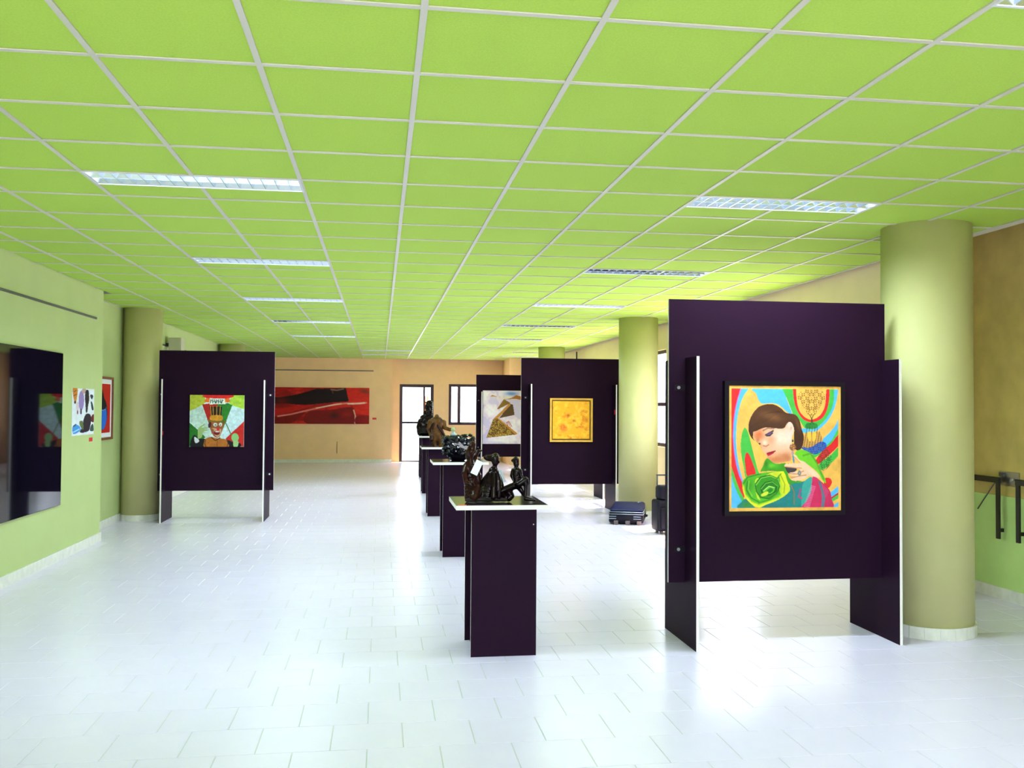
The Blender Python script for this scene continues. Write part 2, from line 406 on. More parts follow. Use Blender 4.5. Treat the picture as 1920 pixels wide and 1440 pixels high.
# ------------------------------------------------------------------ display panels
def board(bm, x0, x1, y0, y1, z0, z1, thin):
    fs = box(bm, x0, x1, y0, y1, z0, z1)
    keep = (2, 4) if thin == 'y' else (3, 5)
    for i, f in enumerate(fs): f.material_index = 0 if i in keep else 1
def panel(px0, px1, fx0, fx1, yf, yp, yb, label, z0=.405, z1=2.30, zf=1.905):
    cx = (px0+px1)/2
    t = thing('display_panel', label, 'display panel', (cx, yp, 0), 0, 'dark exhibition panels')
    th = .019
    bm = bmesh.new(); board(bm, px0-cx, px1-cx, -th/2, th/2, z0, z1, 'y'); obj('board', bm, ['board', 'edge'], t)
    for fx in (fx0, fx1):
        bm = bmesh.new(); board(bm, fx-cx-th/2, fx-cx+th/2, yf-yp, yb-yp, 0, zf, 'x'); obj('side_support', bm, ['board', 'edge'], t)
        s = -1 if fx == fx0 else 1
        for zz in (z0+.22, zf-.20):
            bm = bmesh.new(); x_in = fx-cx+s*th/2
            box(bm, min(x_in, x_in+s*.07), max(x_in, x_in+s*.07), -th/2-.003, -th/2, zz-.02, zz+.02); br = obj('angle_bracket', bm, 'black', t)
            bm = bmesh.new(); xx = fx-cx+s*.055
            cyl(bm, (xx, -th/2-.003, zz), (xx, -th/2-.008, zz), .011, n=12); obj('bolt', bm, 'steel', br)
    return t
panel(1.912, 3.465, 2.035, 3.445, 5.68, 5.915, 6.335, 'large dark panel in front of the big column, bearing the portrait painting')
panel(2.09, 3.605, 2.212, 3.502, 13.32, 13.55, 13.97, 'dark panel by the second right column, bearing the small yellow painting')
panel(-2.955, -1.435, -2.865, -1.545, 12.65, 12.88, 13.30, 'dark panel at left beside the column, bearing the clown painting')
panel(2.19, 3.72, 2.30, 3.61, 20.77, 21.0, 21.42, 'dark panel far back, partly hidden, bearing the dune painting')
panel(2.42, 3.87, 2.47, 3.77, 15.2, 15.45, 15.86, 'dark panel standing hidden behind the yellow painting panel, one support showing below', z1=2.25)
# small hook standing on top of the panel of the yellow painting
tag(boxo('panel_hook', (2.931, 2.949, 13.545, 13.56, 2.30, 2.405), 'black'), 'thin black rod standing on top of the yellow painting panel', 'rod')

# ------------------------------------------------------------------ plinths
def plinth(x0, w, yf, dp, h, label, sx0, sw, over=.075):
    cx = x0+w/2; cy = yf+dp/2
    t = thing('plinth', label, 'plinth', (cx, cy, 0), 0, 'dark sculpture plinths in a row')
    th = .018; a, b = -w/2, w/2; f, g = -dp/2, dp/2; st = .028
    for n_, y0 in (('front_board', f), ('back_board', g-th)):
        bm = bmesh.new(); board(bm, a, b, y0, y0+th, 0, h-st, 'y'); obj(n_, bm, ['board', 'edge'], t)
    for s in (a+.035, b-.035-th):
        bm = bmesh.new(); board(bm, s, s+th, f+th, g-th, .0, h-st, 'x'); obj('side_board', bm, ['board', 'board'], t)
    bm = bmesh.new(); fs = box(bm, sx0-cx, sx0+sw-cx, f-over, g+over, h-st, h)
    for i, q in enumerate(fs): q.material_index = 0 if i < 2 else 1
    obj('top_slab', bm, ['slab', 'edge'], t)
    bm = bmesh.new(); cyl(bm, (b-.02, f, h-.13), (b-.02, f-.003, h-.13), .004, n=8); obj('screw', bm, 'steel', t)
    return t
plinth(.575, .415, 5.735, .44, .955, 'nearest dark plinth, carrying the bronze group of seated figures', .472, .578)
plinth(.655, .415, 9.54, .44, .99, 'second dark plinth, carrying the glossy black cluster', .548, .578)
plinth(.680, .415, 13.08, .44, .985, 'third dark plinth, carrying the golden bronze torso', .59, .578)
plinth(.757, .415, 16.5, .44, 1.03, 'fourth dark plinth, carrying the dark hooded bust', .69, .56)
plinth(.865, .415, 20.2, .44, .93, 'farthest dark plinth, mostly hidden behind the bust', .855, .44, .01)

# ------------------------------------------------------------------ a small painter for flat pictures (colours per grid vertex)
class Pic:
    def __init__(s, nx, ny, x0, y0, x1, y1, bg):
        s.nx, s.ny = nx, ny
        s.X, s.Y = np.meshgrid(np.linspace(x0, x1, nx), np.linspace(y0, y1, ny))
        s.A = np.zeros((ny, nx, 3)); s.A[:] = bg; s.clip = np.ones((ny, nx), bool)
    def vnoise(s, n, seed=0):
        R = np.random.RandomState(seed); g = R.rand(n+2, n+2)
        fx = np.linspace(0, n, s.nx); fy = np.linspace(0, n, s.ny)
        ix = fx.astype(int); iy = fy.astype(int); tx = (fx-ix)[None, :]; ty = (fy-iy)[:, None]
        tx = tx*tx*(3-2*tx); ty = ty*ty*(3-2*ty); iy = iy[:, None]; ix = ix[None, :]
        return (g[iy, ix]*(1-tx)+g[iy, ix+1]*tx)*(1-ty) + (g[iy+1, ix]*(1-tx)+g[iy+1, ix+1]*tx)*ty
    def fbm(s, n, seed=0): return (s.vnoise(n, seed)*.5+s.vnoise(n*2, seed+1)*.3+s.vnoise(n*5, seed+2)*.2)
    def put(s, m, col, a=1.):
        a = (m*s.clip*a)[..., None]; s.A = s.A*(1-a) + np.asarray(col, float)*a
    def mask(s, pts, smooth=True):
        P = np.array(pts, float)
        if smooth and len(P) > 3:
            out = []; n = len(P)
            for i in range(n):
                a, b, c, d = P[i-1], P[i], P[(i+1) % n], P[(i+2) % n]
                for t in (0, .25, .5, .75):
                    out.append(.5*((2*b)+(c-a)*t+(2*a-5*b+4*c-d)*t*t+(3*b-3*c+d-a)*t**3))
            P = np.array(out)
        m = np.zeros(s.X.shape, bool); n = len(P)
        for i in range(n):
            x1, y1 = P[i]; x2, y2 = P[(i+1) % n]
            if y1 == y2: continue
            c = ((y1 > s.Y) != (y2 > s.Y)); m ^= c & (s.X < (x2-x1)*(s.Y-y1)/(y2-y1)+x1)
        return m
    def poly(s, pts, col, smooth=True, a=1.): m = s.mask(pts, smooth); s.put(m, col, a); return m
    def ell(s, cx, cy, rx, ry, col, rot=0, a=1., soft=False):
        dx, dy = s.X-cx, s.Y-cy; c, n = math.cos(rot), math.sin(rot)
        q = ((dx*c+dy*n)/rx)**2 + ((-dx*n+dy*c)/ry)**2
        m = np.exp(-q*1.5) if soft else (q < 1).astype(float); s.put(m, col, a)
    def line(s, pts, w, col, a=1.):
        d = np.full(s.X.shape, 1e9)
        for (x1, y1), (x2, y2) in zip(pts[:-1], pts[1:]):
            L = max((x2-x1)**2+(y2-y1)**2, 1e-6); t = np.clip(((s.X-x1)*(x2-x1)+(s.Y-y1)*(y2-y1))/L, 0, 1)
            d = np.minimum(d, np.hypot(s.X-x1-t*(x2-x1), s.Y-y1-t*(y2-y1)))
        s.put(np.clip(1.5-d/w*1., 0, 1) if w > 0 else 0, col, a)
    def mottle(s, amp, n, seed, m=None):
        f = 1+(s.fbm(n, seed)-.5)*2*amp
        f = np.where((m if m is not None else np.ones_like(f)) > 0, f, 1); s.A = np.clip(s.A*f[..., None], 0, 255)

def canvas(name, pic, o, u, v, n, depth, m, parent, side=(40, 30, 30)):
    """front surface as a coloured grid, with edges and back; o = top left corner, u right, v down, n outward"""
    o, u, v, n = map(np.array, (o, u, v, n)); nx, ny = pic.nx, pic.ny
    gu, gv = np.meshgrid(np.linspace(0, 1, nx), np.linspace(0, 1, ny))
    F = (o+n*depth)[None, None] + gu[..., None]*u + gv[..., None]*v
    V = F.reshape(-1, 3).tolist()
    idx = np.arange(nx*ny).reshape(ny, nx)
    Q = np.stack([idx[:-1, :-1], idx[1:, :-1], idx[1:, 1:], idx[:-1, 1:]], -1).reshape(-1, 4).tolist()
    b = len(V)
    cor = [o, o+v, o+v+u, o+u]; V += [(c+n*depth).tolist() for c in cor] + [c.tolist() for c in cor]
    for k in range(4): Q.append([b+k, b+4+k, b+4+(k+1) % 4, b+(k+1) % 4])
    Q.append([b+7, b+6, b+5, b+4])
    me = bpy.data.meshes.new(name); me.from_pydata(V, [], Q)
    ca = me.color_attributes.new('Col', 'FLOAT_COLOR', 'POINT')
    cols = np.ones((len(V), 4)); cols[:nx*ny, :3] = lin(np.clip(pic.A, 0, 255)).reshape(-1, 3); cols[nx*ny:, :3] = lin(side)
    ca.data.foreach_set('color', cols.ravel().astype(np.float32)); me.materials.append(M[m]); me.update()
    return link(name, me, parent)
def frame4(name, x0, x1, z0, z1, w, y0, y1, m, parent):
    """four mitred rails of a picture frame facing -y, y0 front"""
    rails = [((x0, z0), (x1, z0), (x1-w, z0+w), (x0+w, z0+w)), ((x1, z0), (x1, z1), (x1-w, z1-w), (x1-w, z0+w)),
             ((x1, z1), (x0, z1), (x0+w, z1-w), (x1-w, z1-w)), ((x0, z1), (x0, z0), (x0+w, z0+w), (x0+w, z1-w))]
    for r in rails:
        bm = bmesh.new(); a = [bm.verts.new((p[0], y0, p[1])) for p in r]; b = [bm.verts.new((p[0], y1, p[1])) for p in r]
        bm.faces.new(a); bm.faces.new(b[::-1])
        for i in range(4): bm.faces.new((a[i], b[i], b[(i+1) % 4], a[(i+1) % 4]))
        bmesh.ops.recalc_face_normals(bm, faces=bm.faces[:]); rel(obj(name, bm, m, parent), parent)

# ---- portrait painting on the nearest panel
GOLD = (238, 178, 84); RED = (226, 40, 44); GRN = (74, 182, 72); BLU = (86, 180, 240)
p = Pic(300, 318, 105, 88, 1310, 1366, GOLD); p.mottle(.16, 9, 3)
p.clip = (p.X > 133) & (p.X < 1278) & (p.Y > 117) & (p.Y < 1330)
p.put(np.ones_like(p.X), (240, 186, 92), .35)
p.poly([(360,117),(675,117),(710,190),(745,280),(775,350),(775,380),(720,350),(640,285),(560,265),(460,270),(420,235),(395,170)], BLU)
p.poly([(130,60),(255,60),(240,117),(205,200),(175,320),(155,450),(148,600),(160,760),(185,900),(215,1000),(245,1070),(265,1130),(265,1230),(225,1160),(180,1050),(130,900),(100,500)], RED)
p.poly([(240,105),(320,105),(262,190),(225,280),(200,380),(185,500),(180,640),(190,780),(215,920),(240,1010),(255,1060),(245,1070),(215,1000),(185,900),(160,760),(148,600),(155,450),(175,320),(205,200)], BLU)
p.line([(240,117),(205,200),(175,320),(155,450),(148,600),(160,760),(185,900),(215,1000),(248,1070)], 6, (190, 110, 230), .8)
p.poly([(120,890),(180,1050),(225,1160),(265,1240),(240,1265),(200,1190),(160,1100),(120,990)], GRN)
p.poly([(120,990),(160,1100),(200,1190),(243,1270),(245,1340),(120,1345)], BLU)
p.poly([(275,515),(310,570),(340,680),(370,800),(405,930),(420,1000),(290,1030),(265,930),(240,820),(230,720),(232,640),(248,560)], GRN)
p.poly([(290,770),(320,790),(350,860),(380,940),(385,1000),(300,1010),(280,920),(273,830)], RED)
p.poly([(675,105),(790,115),(800,200),(825,300),(870,390),(930,440),(990,455),(1060,440),(1120,400),(1160,320),(1180,200),(1185,110),(1240,110),(1235,220),(1205,330),(1150,420),(1080,490),(1010,530),(920,520),(860,440),(800,390),(770,330),(735,240),(700,170)], GRN)
p.poly([(790,105),(822,105),(828,220),(850,320),(890,385),(950,425),(1000,430),(1060,405),(1110,350),(1140,270),(1155,110),(1187,110),(1180,240),(1155,340),(1110,410),(1040,450),(960,455),(890,420),(840,350),(805,260)], RED)
p.poly([(1240,110),(1282,110),(1265,230),(1230,340),(1170,440),(1100,510),(1010,560),(900,565),(890,520),(1000,530),(1080,490),(1150,420),(1205,330),(1235,220)], BLU)
p.poly([(1290,410),(1250,490),(1180,570),(1110,640),(1140,700),(1210,640),(1290,540)], BLU)
p.poly([(1290,510),(1210,640),(1140,700),(1000,790),(1030,820),(1150,730),(1290,590)], GRN)
p.poly([(1290,580),(1200,680),(1120,740),(1035,850),(1060,890),(1150,820),(1290,690)], RED)
p.poly([(1290,710),(1180,810),(1070,890),(1100,950),(1190,890),(1290,790)], GRN)
p.poly([(1130,1040),(1190,1035),(1210,1080),(1180,1130),(1130,1140)], RED)
p.poly([(1285,1110),(1180,1190),(1190,1240),(1285,1175)], BLU, False); p.poly([(1285,1178),(1190,1238),(1195,1256),(1285,1200)], (190, 30, 60), False)
p.poly([(1285,1198),(1195,1252),(1205,1280),(1285,1240)], GRN, False); p.poly([(1285,1275),(1215,1320),(1205,1340),(1285,1340)], BLU, False)
# filigree ornament
orn = p.mask([(840,200),(880,140),(950,120),(1040,120),(1110,140),(1145,210),(1100,270),(1060,340),(1020,385),(960,385),(920,330),(880,270)])
dx = np.abs(p.X-990); pat = np.sin(dx*.16+np.sin(p.Y*.09)*2.2)*np.sin(p.Y*.17+np.sin(dx*.07)*2)
p.put(orn & (pat > .05), (120, 78, 34), .75)
p.line([(990-18,385),(1000,440),(975,480)], 4, (60, 60, 30)); p.line([(1010,385),(985,440),(1015,480)], 4, (60, 60, 30))
p.poly([(940,470),(1040,470),(1050,520),(930,520)], (30, 110, 50), a=.7)
fan = p.mask([(940,510),(1040,510),(1090,580),(1120,680),(1150,720),(1000,770),(880,720),(900,620),(930,560)])
p.put(fan & (p.Y > 560), (185, 130, 66), .55); p.put(fan & (np.sin(p.X*.22+p.Y*.04) > .45), (90, 60, 30), .5)
p.poly([(945,570),(985,560),(980,650),(955,640)], (245, 190, 70)); p.poly([(1000,560),(1040,570),(1030,640),(1000,650)], (245, 190, 70))
b_ = p.mask([(880,715),(980,715),(1080,660),(1140,670),(1150,720),(1060,780),(1000,785),(900,740)]); p.put(b_, (36, 88, 196), .8); p.put(b_ & (pat > .2), (20, 40, 120), .6)
b_ = p.mask([(1070,790),(1160,740),(1210,830),(1190,900),(1120,960),(1080,900)]); p.put(b_ & (pat > -.1), (30, 70, 40), .5)
# hair, face
hair = p.mask([(312,520),(320,450),(360,370),(420,305),(500,278),(580,278),(650,310),(710,360),(760,370),(820,385),(860,440),(880,520),(905,600),(895,690),(860,745),(810,730),(800,620),(800,520),(760,460),(720,480),(690,520),(600,530),(520,520),(460,530),(400,555),(365,570),(360,620),(380,650),(345,620),(318,570)])
p.put(hair, (88, 52, 34)); p.put(hair, (60, 34, 26), np.clip((p.Y-420)/260, 0, .6))
p.clip &= hair; p.ell(560, 400, 130, 50, (140, 92, 56), .25, .8, True); p.ell(840, 480, 20, 90, (120, 78, 50), -.3, .6, True)
for k in range(9): p.line([(360+k*18, 500-k*6), (470+k*25, 380-k*6), (600+k*22, 330+k*8)], 2.5, (62, 34, 22), .35)
p.clip = (p.X > 133) & (p.X < 1278) & (p.Y > 117) & (p.Y < 1330)
face = p.mask([(362,565),(400,548),(460,522),(520,512),(600,522),(690,522),(720,480),(750,455),(785,480),(797,540),(780,600),(775,680),(770,760),(770,845),(720,862),(660,872),(590,882),(540,852),(500,800),(460,750),(435,700),(412,672),(375,635)])
p.put(face, (236, 176, 140)); keep = p.clip.copy(); p.clip &= face
p.ell(650, 620, 120, 110, (250, 222, 206), 0, .9, True); p.ell(745, 600, 60, 120, (248, 220, 205), 0, .8, True)
p.ell(420, 590, 60, 70, (216, 104, 54), .4, .85, True); p.ell(600, 840, 130, 60, (206, 110, 62), 0, .8, True); p.ell(720, 820, 70, 60, (190, 100, 58), 0, .7, True)
p.ell(560, 640, 60, 60, (236, 140, 100), 0, .6, True); p.ell(480, 670, 36, 30, (252, 222, 200), 0, .9, True); p.ell(440, 700, 30, 50, (222, 140, 92), .3, .6, True)
p.ell(530, 740, 30, 24, (240, 190, 150), 0, .6, True); p.ell(570, 800, 40, 26, (238, 176, 130), 0, .6, True)
p.line([(495,590),(530,572),(575,548)], 7, (60, 30, 34)); p.ell(537, 578, 36, 18, (92, 70, 110), -.45, .85); p.line([(505,600),(540,598),(570,570)], 5, (40, 22, 34))
p.line([(470,545),(520,520),(580,525)], 7, (120, 70, 50), .6); p.line([(398,668),(415,682),(432,680)], 8, (50, 26, 26)); p.ell(412, 640, 18, 26, (190, 110, 70), .3, .7, True)
p.line([(470,700),(500,706),(528,690)], 6, (196, 96, 70), .8)
p.clip = keep
p.poly([(505,775),(545,762),(585,750),(600,752),(575,780),(530,802),(515,800)], (196, 38, 60)); p.line([(508,778),(550,772),(598,753)], 4, (120, 16, 36))
p.poly([(728,490),(755,455),(790,495),(797,560),(775,605),(760,560),(745,520)], (244, 206, 190)); p.ell(768, 520, 12, 28, (206, 140, 116), .2, .7, True)
# scarf, rose, dress
p.poly([(820,760),(880,740),(970,770),(1030,840),(1075,940),(1125,1010),(1145,1080),(1110,1060),(1060,980),(960,900),(860,850),(810,800)], (112, 196, 44))
p.line([(900,800),(980,780),(1050,880),(1120,1040)], 10, (70, 140, 34), .6)
p.poly([(490,850),(520,830),(600,885),(720,880),(730,960),(760,1040),(900,1070),(900,1120),(760,1110),(700,1000),(600,960),(480,960),(440,960),(470,900)], (66, 152, 34))
p.ell(560, 900, 70, 30, (110, 200, 50), 0, .8, True); p.ell(500, 890, 30, 40, (40, 110, 30), 0, .7, True)
p.poly([(700,905),(760,880),(830,930),(800,970),(740,985)], (70, 60, 66))
p.poly([(240,1270),(300,1240),(430,1330),(760,1100),(860,1080),(1000,1030),(980,1120),(940,1220),(880,1340),(235,1340)], (34, 128, 128))
p.poly([(900,1080),(980,1020),(1000,1060),(990,1160),(940,1260),(880,1320),(880,1200)], (60, 160, 150))
p.ell(300, 1300, 80, 40, (70, 140, 50), 0, .9, True); p.ell(560, 1310, 180, 26, (44, 116, 110), 0, .8, True)
p.poly([(1000,1020),(1060,1040),(1180,1150),(1205,1240),(1210,1345),(890,1345),(940,1260),(985,1160)], (206, 44, 92))
p.poly([(1060,1060),(1120,1110),(1140,1200),(1120,1340),(1095,1340),(1100,1200)], (92, 110, 130)); p.poly([(1090,1080),(1180,1170),(1140,1240)], (206, 66, 110), False)
for k in range(14): p.line([(985-k*6, 1110+k*16), (1030-k*5, 1120+k*16)], 5, (238, 150, 190), .55)
p.line([(770,1110),(800,1170),(800,1300)], 5, (160, 110, 60)); p.line([(870,1150),(850,1220),(880,1240)], 9, (214, 60, 110)); p.ell(850, 1180, 40, 50, (60, 120, 150), 0, .5, True)
rose = p.mask([(245,1090),(265,1040),(330,1000),(420,985),(500,970),(600,965),(680,960),(705,990),(730,1070),(757,1150),(700,1210),(610,1260),(500,1300),(420,1330),(340,1290),(270,1210)])
p.put(rose, (88, 178, 40)); keep2 = p.clip.copy(); p.clip &= rose
p.line([(250,1120),(265,1200),(330,1280),(420,1320),(520,1290),(640,1240),(757,1150)], 20, (226, 224, 44)); p.poly([(640,965),(690,965),(757,1150),(680,1215),(640,1150),(650,1060)], (216, 218, 44))
p.poly([(500,1000),(640,962),(600,1050),(520,1070)], (206, 214, 48)); p.poly([(380,1060),(430,1040),(420,1200),(440,1250),(400,1220)], (190, 214, 54))
p.ell(320, 1110, 50, 80, (60, 140, 34), .2, .8, True); p.ell(560, 1130, 100, 90, (40, 124, 34), 0, .9, True); p.ell(520, 1150, 60, 50, (110, 200, 60), 0, .8, True)
pt2 = [(385,1090),(440,1020),(540,1000),(620,1035),(648,1110),(610,1190),(530,1240),(440,1225),(395,1165)]
p.poly(pt2, (58, 146, 34)); p.line(pt2+pt2[:1], 5, (24, 92, 22), .8); p.line([(x+8, y+9) for x, y in pt2[:5]], 4, (150, 216, 84), .8)
pt3 = [(440,1130),(490,1075),(560,1060),(612,1100),(606,1165),(540,1200),(465,1200)]
p.poly(pt3, (38, 118, 30)); p.line(pt3+pt3[:1], 5, (20, 84, 20), .8); p.line([(x+6, y+8) for x, y in pt3[:4]], 4, (130, 206, 76), .8)
p.poly([(470,1160),(530,1112),(590,1128),(570,1178),(500,1195)], (96, 186, 50)); p.line([(470,1160),(530,1112),(590,1128)], 4, (200, 232, 140), .9); p.poly([(505,1160),(545,1130),(575,1150),(540,1180)], (40, 128, 34))
p.line([(262,1080),(300,1020),(380,1000),(440,985)], 7, (30, 104, 26), .6); p.line([(300,1060),(290,1150),(340,1230),(420,1270)], 6, (30, 104, 26), .6); p.line([(318,1060),(308,1140),(350,1210)], 6, (136, 206, 70), .7)
p.line([(650,990),(700,1090),(690,1180)], 5, (120, 150, 30), .7); p.line([(600,1050),(660,985)], 5, (60, 120, 30), .7); p.line([(420,1280),(540,1250),(640,1190)], 6, (50, 130, 34), .7); p.ell(620, 1215, 60, 26, (120, 196, 50), -.4, .7, True)
p.poly([(450,1190),(520,1165),(510,1200),(455,1215)], (214, 220, 60)); p.clip = keep2
# hand, earring
p.poly([(795,795),(825,800),(860,845),(920,870),(990,930),(1050,980),(1080,1030),(1010,1015),(960,1010),(900,1045),(820,1060),(770,1050),(765,1030),(830,1015),(765,1005),(745,980),(800,968),(870,945),(790,925),(705,915),(700,895),(730,883),(840,880),(880,880),(830,850)], (244, 196, 160))
p.ell(1000, 980, 70, 30, (250, 214, 186), .5, .7, True); p.line([(750,985),(830,990),(900,960)], 5, (196, 120, 84), .8); p.line([(770,1030),(860,1010),(930,1000)], 5, (196, 120, 84), .8); p.line([(710,915),(800,925),(880,930)], 5, (206, 130, 90), .8); p.line([(800,810),(860,870)], 5, (206, 130, 90), .6)
p.ell(858, 980, 20, 26, (130, 130, 130)); p.ell(858, 980, 9, 12, (180, 150, 120))
p.ell(785, 650, 11, 14, (30, 70, 70)); p.ell(785, 715, 34, 36, (190, 120, 80), 0, .8); p.put(((p.X-785)**2/34**2+(p.Y-715)**2/36**2 < 1) & (pat > .1), (110, 66, 46), .8)
p.ell(785, 775, 14, 24, (180, 150, 150)); p.ell(793, 835, 9, 44, (66, 140, 176), -.15)
p.mottle(.05, 40, 21)
t = thing('portrait_painting', 'framed colourful portrait of a woman with a green rose on the nearest panel', 'painting', (2.709, 5.9055, .895))
rel(canvas('canvas', p, (2.318, 5.880, 1.722), (.80, 0, 0), (0, 0, -.845), (0, -1, 0), .015, 'pic', t), t)
frame4('frame_rail', 2.288, 3.148, .847, 1.752, .031, 5.862, 5.9045, 'black', t)
rel(boxo('backing', (2.30, 3.13, 5.893, 5.9045, .86, 1.74), 'black', t), t)

# ---- clown painting
p = Pic(150, 146, 205, 120, 1415, 1280, (205, 225, 225))
p.poly([(205,120),(520,120),(540,200),(560,280),(470,350),(205,490)], (176, 186, 54), False); p.poly([(1140,120),(1415,120),(1415,440),(1140,350),(1060,280)], (172, 208, 62), False)
p.poly([(205,480),(475,360),(700,1000),(560,1100),(400,900),(205,720)], (190, 216, 206), False); p.poly([(1140,350),(1415,440),(1415,700),(1000,1100),(880,1040),(1000,720)], (200, 226, 232), False)
p.poly([(475,330),(620,310),(820,320),(820,700),(700,1000),(600,680)], (176, 30, 24), False); p.poly([(820,320),(1050,300),(1145,345),(1000,740),(890,1020),(820,700)], (40, 122, 36), False)
p.poly([(205,740),(400,910),(560,1070),(300,1280),(205,1280)], (34, 112, 30), False); p.poly([(1415,700),(1000,1100),(1150,1280),(1415,1280)], (196, 34, 28), False)
p.poly([(510,120),(1160,120),(1080,190),(1050,280),(560,280),(560,190)], (240, 110, 40)); p.poly([(520,115),(1150,115),(1060,190),(590,190)], (226, 36, 30))
p.poly([(640,190),(980,200),(985,320),(640,330)], (222, 236, 220), False)
for k in range(7): p.line([(665+k*42, 225), (655+k*42+(k % 3)*14, 300)], 9, (40, 60, 60), .8); p.line([(660+k*42, 262+(k % 2)*16), (690+k*42, 240+(k % 3)*18)], 7, (40, 60, 60), .8)
p.poly([(630,380),(915,380),(905,590),(690,590)], (22, 12, 6), False)
for x in (660, 715, 800, 880): p.line([(x, 365), (x+(800-x)*.15, 590)], 7, (216, 156, 50))
p.poly([(680,580),(910,580),(915,690),(670,680)], (206, 140, 34)); p.poly([(590,665),(700,690),(850,700),(1010,690),(1000,730),(820,740),(640,715)], (100, 100, 30))
p.poly([(640,720),(950,735),(960,800),(920,950),(880,1040),(820,1075),(740,1040),(690,950),(650,850)], (150, 84, 44)); p.poly([(700,860),(740,900),(760,1000),(820,1060),(890,1010),(910,900),(880,880)], (216, 180, 150), a=.7)
p.ell(775, 785, 46, 40, (222, 226, 210)); p.ell(890, 780, 36, 42, (222, 226, 210)); p.ell(778, 790, 22, 22, (120, 140, 130)); p.ell(885, 790, 18, 22, (120, 140, 130))
p.ell(835, 885, 34, 34, (216, 30, 40)); p.ell(810, 965, 66, 52, (120, 14, 26)); p.ell(815, 940, 50, 16, (224, 200, 196)); p.ell(650, 790, 34, 70, (70, 34, 30), .2)
p.poly([(300,1020),(420,1100),(560,1110),(560,1280),(230,1280)], (14, 12, 16)); p.poly([(1050,1130),(1180,1180),(1330,1200),(1330,1280),(1040,1280)], (14, 12, 16))
p.poly([(560,1100),(680,1060),(830,1090),(1000,1110),(1060,1200),(1050,1290),(560,1290),(530,1180)], (176, 104, 34)); p.mottle(.15, 26, 5)
p.line([(690,1070),(780,1140),(880,1080)], 10, (70, 34, 14)); p.line([(560,1120),(545,1200),(570,1280)], 8, (70, 34, 14)); p.line([(1040,1130),(1060,1210),(1040,1280)], 8, (70, 34, 14)); p.line([(820,1130),(820,1270)], 6, (110, 60, 24))
p.poly([(390,900),(420,840),(540,760),(540,790),(470,850),(600,840),(600,860),(520,890),(600,900),(590,925),(520,930),(560,960),(500,950),(480,1060),(400,1100),(390,1000)], (150, 180, 110)); p.poly([(320,1060),(400,1110),(420,1160),(350,1200),(315,1130)], (216, 220, 230))
p.ell(1215, 1075, 80, 100, (140, 196, 122)); p.poly([(1180,1150),(1290,1160),(1270,1280),(1190,1280)], (160, 196, 130)); p.line([(1000,740),(1130,1010)], 10, (90, 110, 60))
t = thing('clown_painting', 'small unframed painting of a clown in a top hat on the left panel', 'painting', (-2.2, 12.8705, 1.0))
rel(canvas('canvas', p, (-2.545, 12.8705, 1.70), (.715, 0, 0), (0, 0, -.70), (0, -1, 0), .03, 'pic', t, (6, 5, 8)), t)

# ---- yellow abstract in a gilded frame
p = Pic(90, 90, 0, 0, 100, 100, (250, 178, 34)); f = p.fbm(6, 41); g = p.fbm(11, 47)
p.put(f > .55, (226, 110, 24), np.clip((f-.52)*3.2, 0, .8)); p.put(g > .5, (255, 206, 70), np.clip((g-.5)*4, 0, .8))
p.ell(42, 38, 5, 5, (190, 70, 24), 0, .9, True); p.ell(58, 52, 5, 4, (200, 84, 28), 0, .8, True); p.ell(30, 76, 12, 10, (228, 110, 40), 0, .6, True); p.ell(92, 50, 6, 8, (206, 100, 30), 0, .6, True)
t = thing('yellow_painting', 'small square yellow abstract painting in a gilded frame', 'painting', (2.85, 13.5405, 1.04))
rel(canvas('canvas', p, (2.570, 13.53, 1.655), (.565, 0, 0), (0, 0, -.565), (0, -1, 0), .012, 'pic', t), t)
rel(boxo('rebate', (2.552, 3.153, 13.532, 13.5405, 1.07, 1.675), 'goldshade', t), t)
frame4('frame_rail', 2.525, 3.18, 1.043, 1.70, .027, 13.495, 13.5395, 'goldframe', t)

# ---- dune painting on the far panel
p = Pic(130, 140, 1105, 555, 1740, 1180, (240, 220, 242))
n1 = p.fbm(5, 61); p.put(n1 > .5, (255, 248, 255), np.clip((n1-.45)*4, 0, 1)); p.put(n1 < .42, (206, 196, 236), .6)
p.ell(1450, 590, 90, 30, (90, 130, 210), 0, .9, True); p.ell(1400, 640, 140, 22, (240, 222, 190), 0, .7, True)
OL = (138, 100, 26); DK = (92, 64, 30); OR = (206, 140, 60)
p.poly([(1190,625),(1215,605),(1280,628)], (190, 130, 60), False); p.poly([(1370,660),(1450,640),(1510,605),(1560,620),(1700,690),(1500,650)], (180, 112, 50), False)
p.poly([(1360,655),(1440,700),(1290,775),(1275,770)], OL, False); p.poly([(1440,710),(1470,720),(1490,840),(1300,880)], DK, False)
p.poly([(1430,700),(1445,720),(1290,880),(1215,905)], OR, False); p.poly([(1230,890),(1290,880),(1520,1070),(1150,1110)], OL, False); p.poly([(1280,880),(1300,880),(1530,1060),(1500,1070)], OR, False)
sp = p.vnoise(60, 5); dune = p.mask([(1230,900),(1280,890),(1490,1070),(1160,1105)], False); p.put(dune & (sp > .6), (206, 168, 70), .8); p.put(dune & (sp < .3), (84, 58, 16), .8)
p.line([(1395,930),(1420,915),(1455,975)], 4, (180, 90, 80)); p.line([(1395,930),(1420,990)], 4, (180, 90, 80)); p.line([(1410,925),(1440,985)], 3, (180, 90, 80))
p.ell(1330, 1140, 200, 25, (250, 246, 250), 0, .9, True)
t = thing('dune_painting', 'pale painting of brown zigzag dunes on the far panel', 'painting', (2.95, 20.99, .7))
rel(canvas('canvas', p, (2.345, 20.99, 1.935), (1.22, 0, 0), (0, 0, -1.23), (0, -1, 0), .03, 'pic', t, (180, 170, 180)), t)

